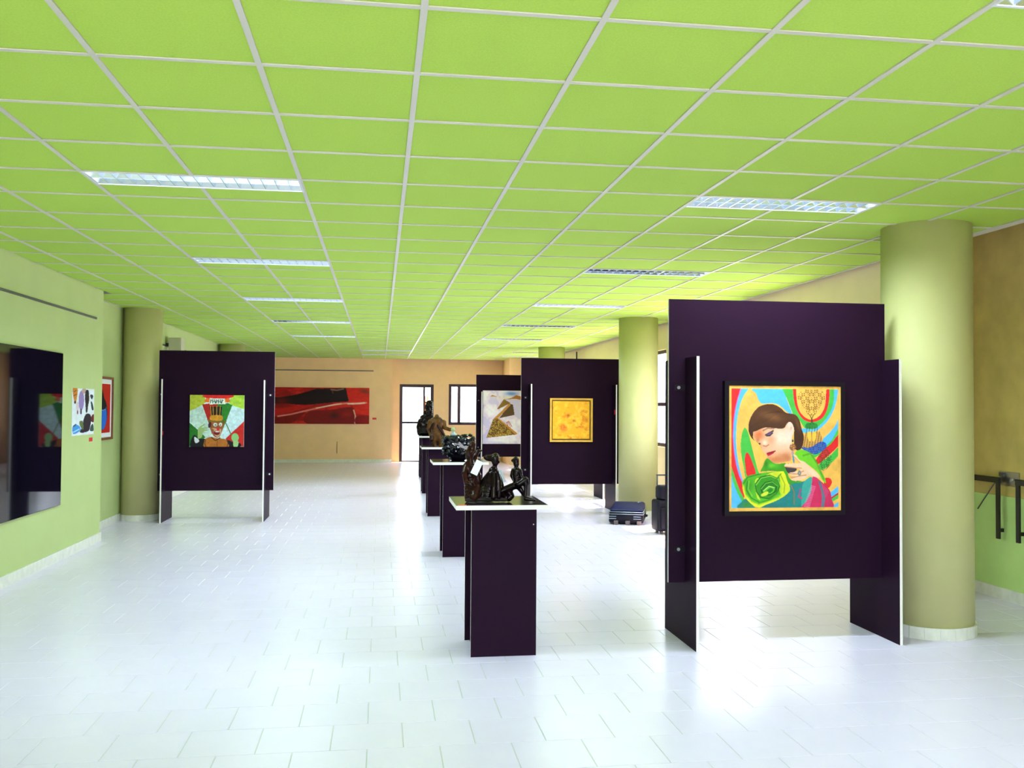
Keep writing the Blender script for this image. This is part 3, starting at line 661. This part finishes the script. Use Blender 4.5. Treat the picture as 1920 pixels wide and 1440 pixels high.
# ---- long red abstract on the far wall
p = Pic(200, 80, 840, 400, 1565, 660, (196, 22, 20)); n1 = p.fbm(7, 71)
p.put(n1 < .5, (150, 12, 14), np.clip((.55-n1)*4, 0, .9)); p.put(n1 > .58, (222, 44, 30), .6)
p.poly([(1400,400),(1570,400),(1570,600),(1460,585),(1445,530),(1410,500)], (222, 38, 26), False)
p.poly([(840,470),(930,470),(1040,450),(1130,425),(1180,408),(1392,402),(1404,450),(1416,498),(1300,505),(1180,518),(1060,525),(960,515),(840,520)], (26, 3, 6), False); p.ell(930, 500, 70, 40, (110, 8, 12), 0, .8, True)
p.poly([(840,560),(1000,540),(1160,525),(1060,560),(900,600),(840,610)], (206, 28, 22)); p.poly([(840,615),(1000,598),(1100,575),(1060,615),(1000,655),(840,660)], (130, 10, 12))
p.poly([(1120,575),(1280,560),(1440,540),(1465,600),(1462,660),(1120,660)], (130, 12, 14)); p.ell(1310, 600, 34, 24, (56, 4, 8), 0, .9, True); p.ell(1400, 590, 40, 24, (176, 26, 18), 0, .7, True)
p.line([(905,607),(1000,592),(1090,570),(1200,545),(1320,520),(1400,512),(1440,514),(1545,507)], 5, (240, 150, 140), .95); p.line([(1180,548),(1300,524),(1360,515)], 4, (250, 220, 196), .9); p.line([(1410,515),(1480,513),(1530,508)], 6, (250, 214, 190), .9)
p.line([(1285,414),(1330,418),(1375,408)], 5, (170, 140, 110), .8); p.line([(1295,425),(1300,440)], 4, (130, 100, 80), .6); p.line([(1452,560),(1464,600),(1462,655)], 5, (246, 190, 170), .9); p.poly([(1470,610),(1570,600),(1570,660),(1470,660)], (130, 12, 14), a=.8)
p.ell(1535, 425, 45, 22, (110, 56, 30), .2, .8, True); p.mottle(.10, 30, 9)
t = thing('red_painting', 'long red abstract painting with dark bands on the far wall', 'painting', (-1.65, YF, 1.06))
rel(canvas('canvas', p, (-3.0, YF-.003, 2.055), (2.70, 0, 0), (0, 0, -.995), (0, -1, 0), .035, 'pic', t, (120, 14, 14)), t)

# ---- dark glossy picture on the left wall
t = thing('dark_picture', 'large black glossy glass-fronted picture on the left wall', 'picture', (XL, 8.2, .555))
rel(boxo('backing', (XL, XL+.022, 6.75, 9.68, .56, 2.075), 'black', t), t)
rel(boxo('glass_front', (XL+.022, XL+.028, 6.755, 9.675, .565, 2.07), 'blackglass', t), t)
# ---- collage poster on the left wall
p = Pic(70, 120, 275, 365, 600, 1085, (222, 228, 236)); p.mottle(.06, 10, 4)
p.poly([(280,365),(345,365),(345,470),(320,600),(290,500)], (206, 130, 40)); p.ell(315, 580, 14, 24, (50, 20, 24)); p.line([(300,420),(325,400)], 6, (120, 60, 20)); p.line([(295,480),(330,460)], 6, (120, 60, 20))
p.ell(405, 550, 40, 150, (150, 124, 186)); p.ell(402, 720, 14, 46, (60, 34, 66)); p.ell(350, 640, 22, 70, (216, 196, 210)); p.ell(352, 730, 9, 34, (130, 50, 80)); p.ell(445, 400, 36, 40, (190, 160, 150))
p.ell(490, 520, 32, 120, (44, 34, 30)); p.poly([(460,420),(515,410),(500,700),(480,740),(470,680)], (34, 24, 30)); p.poly([(535,470),(560,450),(585,480),(560,530)], (50, 54, 64)); p.poly([(545,570),(570,580),(595,690),(565,695)], (44, 60, 56))
p.poly([(440,850),(480,760),(540,770),(560,850),(545,960),(520,1030),(430,1050),(390,1030),(430,950)], (42, 26, 40)); p.poly([(560,800),(600,770),(600,890),(560,880)], (110, 26, 40)); p.poly([(380,880),(430,870),(440,1000),(400,960)], (96, 110, 66))
p.poly([(285,950),(330,920),(380,940),(400,1010),(300,1060)], (66, 150, 226)); p.line([(300,940),(330,915)], 8, (30, 50, 60)); p.line([(300,1030),(380,990)], 8, (190, 220, 250)); p.poly([(550,960),(585,920),(600,1030),(545,1030)], (50, 76, 80))
t = thing('collage_poster', 'unframed white poster with a collage of dark and purple shapes on the left wall', 'poster', (XL, 10.4, 1.24))
rel(canvas('printed_sheet', p, (XL, 10.045, 1.735), (0, .735, 0), (0, 0, -.50), (1, 0, 0), .004, 'print', t, (220, 220, 220)), t)
tag(boxo('red_label', (XL, XL+.003, 10.63, 10.75, 1.155, 1.198), 'redtag'), 'small red label on the left wall below the collage poster', 'label')
# ---- red framed print in the recess
p = Pic(60, 110, 0, 0, 100, 180, (206, 24, 22))
p.ell(44, 110, 36, 60, (14, 14, 30)); p.ell(46, 120, 30, 48, (40, 110, 220)); p.ell(46, 88, 26, 10, (120, 160, 236)); p.poly([(20,40),(40,20),(60,60),(70,90),(30,90)], (18, 14, 26))
t = thing('red_framed_print', 'red print with a blue oval in a brown frame in the left wall recess', 'framed print', (XLR, 12.15, 1.12))
y0, y1, z0, z1 = 11.75, 12.53, 1.115, 1.915
for b in ((y0, y1, z0, z0+.03), (y0, y1, z1-.03, z1), (y0, y0+.03, z0+.03, z1-.03), (y1-.03, y1, z0+.03, z1-.03)):
    rel(boxo('frame_rail', (XLR, XLR+.03, *b), 'redwood', t), t)
rel(boxo('mount', (XLR, XLR+.012, y0+.03, y1-.03, z0+.03, z1-.03), 'paper', t), t)
rel(canvas('print', p, (XLR+.012, y0+.09, z1-.09), (0, y1-y0-.18, 0), (0, 0, -(z1-z0-.18)), (1, 0, 0), .002, 'print', t), t)

# ---- hanging rails, labels, speaker, wall strip
tag(boxo('hanging_rail', (XL, XL+.014, 3.0, 10.80, 2.520, 2.542), 'railgrey'), 'dark picture hanging rail on the near left wall', 'picture rail')
tag(boxo('hanging_rail', (XLR, XLR+.014, 15.0, 24.5, 2.515, 2.54), 'railgrey'), 'picture hanging rail on the recessed left wall behind the speaker', 'picture rail')
tag(boxo('hanging_rail', (-3.2, -.19, YF-.014, YF, 2.518, 2.542), 'railgrey'), 'picture hanging rail on the far wall above the red painting', 'picture rail')
tag(boxo('red_label', (-.21, -.10, YF-.004, YF, 1.185, 1.235), 'redtag'), 'small red label on the far wall beside the red painting', 'label')
tag(boxo('red_label', (-2.855, -2.853, 12.665, 12.70, 1.165, 1.215), 'redtag'), 'small red label on the support of the clown painting panel', 'label')
tag(boxo('red_label', (3.4885, 3.4915, 13.335, 13.40, 1.46, 1.53), 'redtag'), 'small red label on the support of the yellow painting panel', 'label')
tag(boxo('orange_label', (.487, .537, 5.668, 5.70, .9552, .9566), 'orangetag'), 'orange label lying on the front left corner of the nearest plinth', 'label')
tag(boxo('wall_strip', (-1.168, -1.158, YF-.012, YF, .25, .575), 'black'), 'short dark vertical strip on the far wall below the red painting', 'cable')  # thin dark upright strip set against the far wall
t = thing('wall_speaker', 'grey box speaker mounted high on the recessed left wall', 'speaker', (XLR, 15.6, 2.43))
rel(boxo('cabinet', (XLR+.06, XLR+.26, 15.45, 15.7, 2.44, 2.655), 'spk', t, .008), t)
rel(boxo('bracket', (XLR, XLR+.07, 15.53, 15.6, 2.52, 2.57), 'railgrey', t), t)
rel(boxo('grille', (XLR+.08, XLR+.24, 15.444, 15.45, 2.46, 2.64), 'spk', t), t)
# ---- stair rails on the right wall
def railseg(label, ya, yb, posts):
    t = thing('stair_rail', label, 'rail', (XS-.06, ya, .5))
    rel(boxo('handrail', (XS-.07, XS-.045, min(ya, yb), max(ya, yb), .965, 1.012), 'railb', t), t)
    for y in posts: rel(boxo('post', (XS-.066, XS-.05, y-.02, y+.02, .505, .97), 'railb', t), t)
    for y in posts: rel(boxo('stand_off', (XS-.05, XS-.012, y-.008, y+.008, .56, .59), 'railb', t), t)
railseg('black steel rail segment on the stair wall, ending right of the big column', 6.90, 7.36, (6.92, 7.345))
railseg('black steel rail segment on the stair wall, cut by the right edge', 4.2, 6.70, (6.68, 6.3, 5.7, 5.1, 4.5))
t = thing('metal_plate', 'square grey metal lock plate behind the end of the black stair rail', 'metal plate', (XS, 6.86, .95))
rel(boxo('plate', (XS-.008, XS, 6.735, 6.97, .945, 1.06), 'steel', t), t)
bm = bmesh.new(); cyl(bm, (XS-.008, 6.80, 1.0), (XS-.03, 6.80, 1.0), .012, n=12); rel(obj('knob', bm, 'steel', t), t)
rel(boxo('latch', (XS-.026, XS-.008, 6.90, 6.955, 1.02, 1.05), 'railgrey', t), t)
bm = bmesh.new(); cyl(bm, (XS-.04, 6.98, .965), (XS-.03, 7.22, .72), .005, n=8); tag(obj('stay_cable', bm, 'railgrey'), 'thin slanting cable hanging below the black stair rail', 'cable')

# ------------------------------------------------------------------ sculptures (voxel-fused organic bodies)
def fuse(name, chains, voxel, m, parent, smooth=4, rough=0.):
    bm = bmesh.new()
    for ch in chains:
        sc = ch[0] if isinstance(ch[0], str) else None
        pts = ch
        if len(pts) == 1: pts = [pts[0], pts[0]]
        for a, b in zip(pts[:-1], pts[1:]):
            pa, pb = Vector(a[:3]), Vector(b[:3]); L = (pb-pa).length; r = min(a[3], b[3]); n = max(1, int(L/(r*.45)))
            sa = a[4] if len(a) > 4 else (1, 1, 1)
            for i in range(n+1):
                t_ = i/n; c = pa.lerp(pb, t_); rr = a[3]*(1-t_)+b[3]*t_
                mt = Matrix.Translation(c) @ Matrix.Diagonal((rr*sa[0], rr*sa[1], rr*sa[2], 1))
                bmesh.ops.create_icosphere(bm, subdivisions=2, radius=1, matrix=mt)
    if rough:
        for v in bm.verts: v.co += Vector((random.uniform(-1, 1), random.uniform(-1, 1), random.uniform(-1, 1)))*rough
    me = bpy.data.meshes.new(name+'_raw'); bm.to_mesh(me); bm.free()
    o = bpy.data.objects.new(name+'_raw', me); C.objects.link(o)
    md = o.modifiers.new('r', 'REMESH'); md.mode = 'VOXEL'; md.voxel_size = voxel; md.use_smooth_shade = True
    if smooth: s = o.modifiers.new('s', 'SMOOTH'); s.iterations = smooth; s.factor = .5
    dg = bpy.context.evaluated_depsgraph_get(); dg.update()
    res = bpy.data.meshes.new_from_object(o.evaluated_get(dg)); res.name = name
    bpy.data.objects.remove(o); bpy.data.meshes.remove(me)
    res.materials.clear(); res.materials.append(M[m])
    for v in res.vertices:
        if v.co.z < 0: v.co.z = 0
    for pl in res.polygons: pl.use_smooth = True
    return link(name, res, parent)
# group of seated bronze figures on the nearest plinth; Q turns sketch units into metres above the slab
def Q(a, b, d, r, *s): return (a*.000337-.255, d, max((1290-b)*.000333, 0.), r*.00037, *s)
t = thing('bronze_group', 'dark bronze group of three seated figures on the nearest plinth', 'sculpture', (.76, 5.86, .958))
fuse('base', [[Q(210, 1255, .0, 60, (1.6, 1.6, .6)), Q(420, 1235, .0, 80, (1.6, 1.6, .6)), Q(650, 1235, .0, 80, (1.6, 1.6, .6)), Q(860, 1255, .0, 55, (1.6, 1.6, .6))]], .006, 'stone', t, 2, .002)
# left figure: tall, robed, one arm reaching right behind the tag
fuse('figure', [[Q(265, 1190, .05, 140), Q(255, 1050, .05, 135), Q(235, 880, .055, 120), Q(215, 720, .05, 112), Q(215, 600, .04, 100), Q(222, 510, .03, 62)],
     [Q(225, 470, .03, 52), Q(232, 400, .025, 54)], [Q(232, 320, .02, 92, (.85, 1, 1.15)), Q(250, 250, .02, 86)], [Q(262, 190, .02, 62)], [Q(305, 320, .0, 26)], [Q(190, 330, .03, 60), Q(175, 450, .035, 44)],
     [Q(285, 590, .05, 56), Q(330, 430, .07, 40), Q(390, 320, .08, 34), Q(440, 315, .085, 26)],
     [Q(150, 600, .04, 60), Q(110, 740, .01, 52), Q(130, 900, -.01, 46), Q(240, 930, -.03, 40)], [Q(240, 900, -.045, 46), Q(280, 960, -.04, 46)],
     [Q(320, 1150, .02, 140), Q(350, 1020, .02, 100), Q(300, 1190, -.01, 100)], [Q(280, 620, .0, 60), Q(350, 760, .0, 60), Q(370, 900, .0, 56)]], .0045, 'amber', t, 2)
# middle figure: cloaked, hair gathered to the left
fuse('figure', [[Q(540, 1200, .02, 150), Q(580, 1050, .02, 145), Q(625, 900, .01, 130), Q(650, 780, .005, 112), Q(662, 700, .005, 92), Q(680, 640, .0, 46), Q(688, 590, .0, 44)],
     [Q(690, 520, -.005, 74, (.9, 1, 1.1)), Q(690, 450, .0, 82)], [Q(640, 455, .005, 72, (1.2, 1, .9)), Q(560, 450, .012, 62, (1.2, 1, .9)), Q(520, 440, .015, 42)], [Q(757, 525, -.01, 22)], [Q(700, 415, .0, 62)],
     [Q(380, 1140, .03, 160), Q(450, 1050, .03, 130), Q(530, 900, .02, 95), Q(590, 780, .01, 70)], [Q(705, 720, -.02, 54), Q(745, 880, -.03, 54), Q(750, 1050, -.03, 56), Q(755, 1190, -.03, 48)],
     [Q(655, 740, -.035, 44), Q(650, 1000, -.055, 46), Q(640, 1190, -.055, 52)], [Q(735, 730, .0, 42), Q(800, 870, .01, 36), Q(835, 980, .01, 32)]], .0045, 'bronze', t, 2)
# right figure: slender, sitting with one knee up, foot forward to the right
fuse('figure', [[Q(1100, 560, .0, 62, (.9, 1, 1.1)), Q(1095, 500, .005, 68)], [Q(1045, 500, .02, 36)], [Q(1100, 610, .0, 34), Q(1110, 660, .0, 40)], [Q(1105, 690, .0, 72), Q(1100, 770, .005, 78), Q(1115, 870, .005, 72), Q(1140, 940, .0, 84)],
     [Q(1045, 690, .02, 38), Q(1020, 800, .03, 30), Q(1060, 890, .02, 26), Q(1150, 930, -.01, 25)], [Q(1165, 690, -.02, 36), Q(1185, 800, -.03, 29), Q(1240, 860, -.03, 28)],
     [Q(1140, 950, -.02, 70), Q(1262, 860, -.035, 54), Q(1278, 900, -.035, 48), Q(1270, 1040, -.035, 34), Q(1265, 1180, -.035, 36)], [Q(1270, 1225, -.04, 44), Q(1350, 1240, -.045, 34), Q(1440, 1255, -.05, 22)],
     [Q(1140, 970, .01, 70), Q(1000, 1010, .0, 66), Q(870, 1060, -.01, 64), Q(800, 1090, -.01, 54)], [Q(1150, 1000, .01, 60), Q(1210, 1090, .0, 44), Q(1280, 1200, .0, 34), Q(1380, 1245, -.01, 24)],
     [Q(830, 1120, .01, 100), Q(930, 1080, .01, 95), Q(1000, 1180, .0, 66), Q(960, 1230, .0, 60)], [Q(840, 1200, .01, 70), Q(940, 1220, .01, 60)]], .0045, 'bronze', t, 2)
def card(name, cx, cz, w, h, ang, y, m, label):
    bm = bmesh.new(); box(bm, -w/2, w/2, -.0006, .0006, -h/2, h/2); o = obj(name, bm, m); o.location = (cx, y, cz); o.rotation_euler = (0, ang, 0)
    return tag(o, label, 'tag')
card('paper_tag', .76-.255+322*.000337, .955+(1290-612)*.000333, .046, .094, math.radians(25), 5.806, 'paper', 'white paper tag hanging on the tall figure of the bronze group')
card('paper_tag', .76-.255+835*.000337, .955+(1290-800)*.000333, .026, .085, math.radians(-22), 5.90, 'bluepaper', 'pale blue card standing behind the middle figure of the bronze group')

# glossy black cluster of lumps on a bowl, second plinth
t = thing('black_cluster', 'glossy black cluster of faceted lumps on a dark bowl, second plinth', 'sculpture', (.83, 9.78, .9905))
bm = bmesh.new(); prof = [(.07, 0), (.095, .012), (.115, .04), (.125, .075), (.115, .075), (.0, .07)]
prev = None
for r_, z_ in prof:
    ring = [bm.verts.new((r_*math.cos(2*math.pi*i/28), r_*math.sin(2*math.pi*i/28), z_)) for i in range(28)] if r_ > 0 else None
    if prev and ring:
        for i in range(28): bm.faces.new((prev[i], prev[(i+1) % 28], ring[(i+1) % 28], ring[i]))
    if prev and not ring: bm.faces.new(prev)
    if prev is None: bm.faces.new(ring[::-1])
    prev = ring
obj('bowl', bm, 'coal', t)
lump = []
for k in range(5):
    bm = bmesh.new(); bmesh.ops.create_icosphere(bm, subdivisions=1, radius=1)
    for v in bm.verts: v.co = v.co*random.uniform(.75, 1.2)
    lump.append(mesh(bm, 'lump', 'coal'))
boxo('core', (-.14, .145, -.12, .12, .07, .235), 'coal', t, .03)
for k in range(220):
    u, v = random.uniform(-1, 1), random.uniform(-1, 1); s = random.choice('fftlr'); r_ = random.uniform(.012, .026)
    z = .155+v*.09
    if s == 'f': q = (u*.15, -.13, z)
    elif s == 'l': q = (-.15, u*.12, z)
    elif s == 'r': q = (.158, u*.12, z)
    else: q = (u*.14, v*.11, .25+.02*max(0, u))
    o = link('lump', random.choice(lump), t, q); o.scale = (r_, r_, r_*random.uniform(.8, 1.3)); o.rotation_euler = [random.uniform(0, 6) for _ in '123']
fuse('top_knob', [[(-.055, 0, .33, .026)]], .005, 'pearl', t); fuse('knob_foot', [[(-.05, 0, .275, .036, (1.1, 1, .5))], [(-.05, 0, .29, .018), (-.055, 0, .32, .014)]], .005, 'ice', t)

# golden torso on the third plinth
t = thing('golden_torso', 'golden brown bronze torso with an outstretched arm, third plinth', 'sculpture', (.83, 13.30, .9855))
fuse('body', [[(-.045, 0, .0, .034), (-.05, 0, .06, .04), (-.03, 0, .13, .055)], [(.045, 0, .0, .034), (.045, 0, .06, .04), (.02, 0, .13, .055)],
     [(-.005, 0, .15, .07, (1.2, .8, 1)), (-.01, 0, .24, .075, (1.2, .8, 1)), (-.015, 0, .33, .085, (1.35, .8, 1)), (-.015, 0, .36, .075, (1.5, .8, .8))],
     [(-.11, 0, .36, .035), (-.13, 0, .26, .032), (-.10, -.03, .17, .03)], [(.09, 0, .35, .036), (.10, -.04, .27, .03), (.17, -.06, .245, .028), (.22, -.07, .25, .022)],
     [(.22, -.07, .255, .016), (.25, -.08, .27, .008)], [(.21, -.07, .25, .01), (.25, -.075, .245, .008)], [(-.015, 0, .40, .04), (-.015, 0, .43, .036)]], .007, 'gold', t, 3, .002)
fuse('drape', [[(-.09, -.03, .10, .03), (-.10, -.03, .25, .025), (-.06, -.05, .33, .02)], [(.0, -.06, .30, .02), (.06, -.06, .22, .022), (.10, -.05, .14, .02)]], .006, 'amber', t, 3)
# dark hooded bust on the fourth plinth
t = thing('hooded_bust', 'dark bronze bust with a tall hooded head, farthest visible sculpture', 'sculpture', (.865, 16.72, 1.0305))
fuse('torso', [[(-.02, 0, .05, .14, (1.15, .8, .5)), (-.01, 0, .16, .14, (1.15, .8, 1)), (0, 0, .26, .13, (1.25, .8, .8))], [(-.13, 0, .26, .06), (-.16, 0, .16, .055), (-.15, -.03, .04, .05)], [(.14, 0, .25, .06), (.17, 0, .15, .055), (.155, -.03, .05, .05)], [(0, 0, .32, .07), (0, 0, .38, .06)]], .01, 'bronze', t, 3, .003)
fuse('head', [[(.02, 0, .42, .072, (1, 1.05, 1)), (.02, 0, .53, .082, (1, 1.05, 1)), (.025, 0, .58, .07)], [(.02, -.085, .49, .016), (.02, -.09, .46, .02)]], .008, 'bronze', t, 3)
fuse('hood', [[(-.04, .03, .35, .05), (-.06, .03, .42, .035)], [(.0, .03, .60, .05, (1.2, 1, .6)), (.06, .02, .61, .03)], [(-.10, .0, .33, .05), (-.04, -.05, .33, .04), (.06, -.05, .34, .04)]], .008, 'bronze', t, 2, .003)

# ------------------------------------------------------------------ luggage
def rbox(name, x0, x1, y0, y1, z0, z1, r, m, parent):
    bm = bmesh.new(); box(bm, x0, x1, y0, y1, z0, z1); bmesh.ops.bevel(bm, geom=bm.edges[:], offset=r, segments=4, affect='EDGES', profile=.5)
    for f in bm.faces: f.smooth = True
    return obj(name, bm, m, parent)
t = thing('suitcase', 'navy suitcase lying flat on the floor by the second right column', 'suitcase', (3.04, 11.96, 0), math.radians(-20))
W_, D_ = .46, .66
rbox('shell', 0, W_, .02, D_, .02, .17, .03, 'bagdark', t)
bm = bmesh.new(); box(bm, .015, W_-.01, .06, D_-.02, .165, .255)
for v in bm.verts:
    if v.co.z > .2 and v.co.y < .3: v.co.z -= .055
bmesh.ops.bevel(bm, geom=bm.edges[:], offset=.035, segments=4, affect='EDGES', profile=.5)
for f in bm.faces: f.smooth = True
fp = obj('front_pocket', bm, 'bagblue', t)
def loop(name, z, g, m, rr=.006):
    bm = bmesh.new(); P = [(g, g+.02), (W_-g, g+.02), (W_-g, D_-g), (g, D_-g)]
    for i in range(4): a, b = P[i], P[(i+1) % 4]; cyl(bm, (*a, z), (*b, z), rr, n=8)
    return obj(name, bm, m, t)
loop('zip', .168, .004, 'zip'); loop('zip', .140, .0, 'zip', .005)
for xx in (.07, .225, .375): rbox('foot', xx, xx+.06, -.012, .03, .0, .055, .008, 'rubber', t)
for zz in (.075, .105): rbox('side_rib', .0, .10, .012, .022, zz, zz+.008, .002, 'zip', t); rbox('side_rib', W_-.13, W_-.03, .012, .022, zz, zz+.008, .002, 'zip', t)
bm = bmesh.new(); cyl(bm, (W_-.10, D_-.26, .262), (W_-.06, D_-.14, .262), .008, n=8); obj('pull_tab', bm, 'zip', fp)
bm = bmesh.new()
for a, b in (((W_+.002, .25, .09), (W_+.03, .27, .09)), ((W_+.03, .27, .09), (W_+.03, .43, .09)), ((W_+.03, .43, .09), (W_+.002, .45, .09))): cyl(bm, a, b, .009, n=8)
obj('carry_handle', bm, 'bagdark', t)
for xx in (.06, W_-.06): rbox('rear_foot', xx-.02, xx+.02, D_-.06, D_-.01, 0, .03, .006, 'rubber', t)
t = thing('upright_suitcase', 'black trolley case standing behind the portrait panel', 'suitcase', (3.41, 10.95, 0), math.radians(4))
rbox('shell', 0, .40, 0, .24, .035, .42, .03, 'bagdark', t)
rbox('front_pocket', .03, .37, -.03, .02, .06, .33, .02, 'bagdark', t)
rbox('top_bag', .04, .36, .02, .22, .415, .60, .04, 'bagdark', t)
for xx in (.05, .33): rbox('wheel', xx, xx+.03, .02, .08, 0, .06, .012, 'rubber', t); rbox('foot', xx, xx+.03, .18, .22, 0, .04, .006, 'rubber', t)
bm = bmesh.new()
for a, b in (((.06, .18, .42), (.06, .18, .72)), ((.30, .18, .42), (.30, .18, .72)), ((.05, .18, .72), (.31, .18, .72))): cyl(bm, a, b, .010, n=8)
obj('trolley_handle', bm, 'railgrey', t)

# ---- orange posts outside the far door
for i, (x, h) in enumerate(((1.30, 1.86), (1.37, 1.86))):
    tag(boxo('outdoor_post', (x, x+.035, 27.2, 27.24, -.16, h), 'orange'), 'thin orange post outside seen through the far door, %s one' % ('left' if i == 0 else 'right'), 'post', 'orange posts outside')
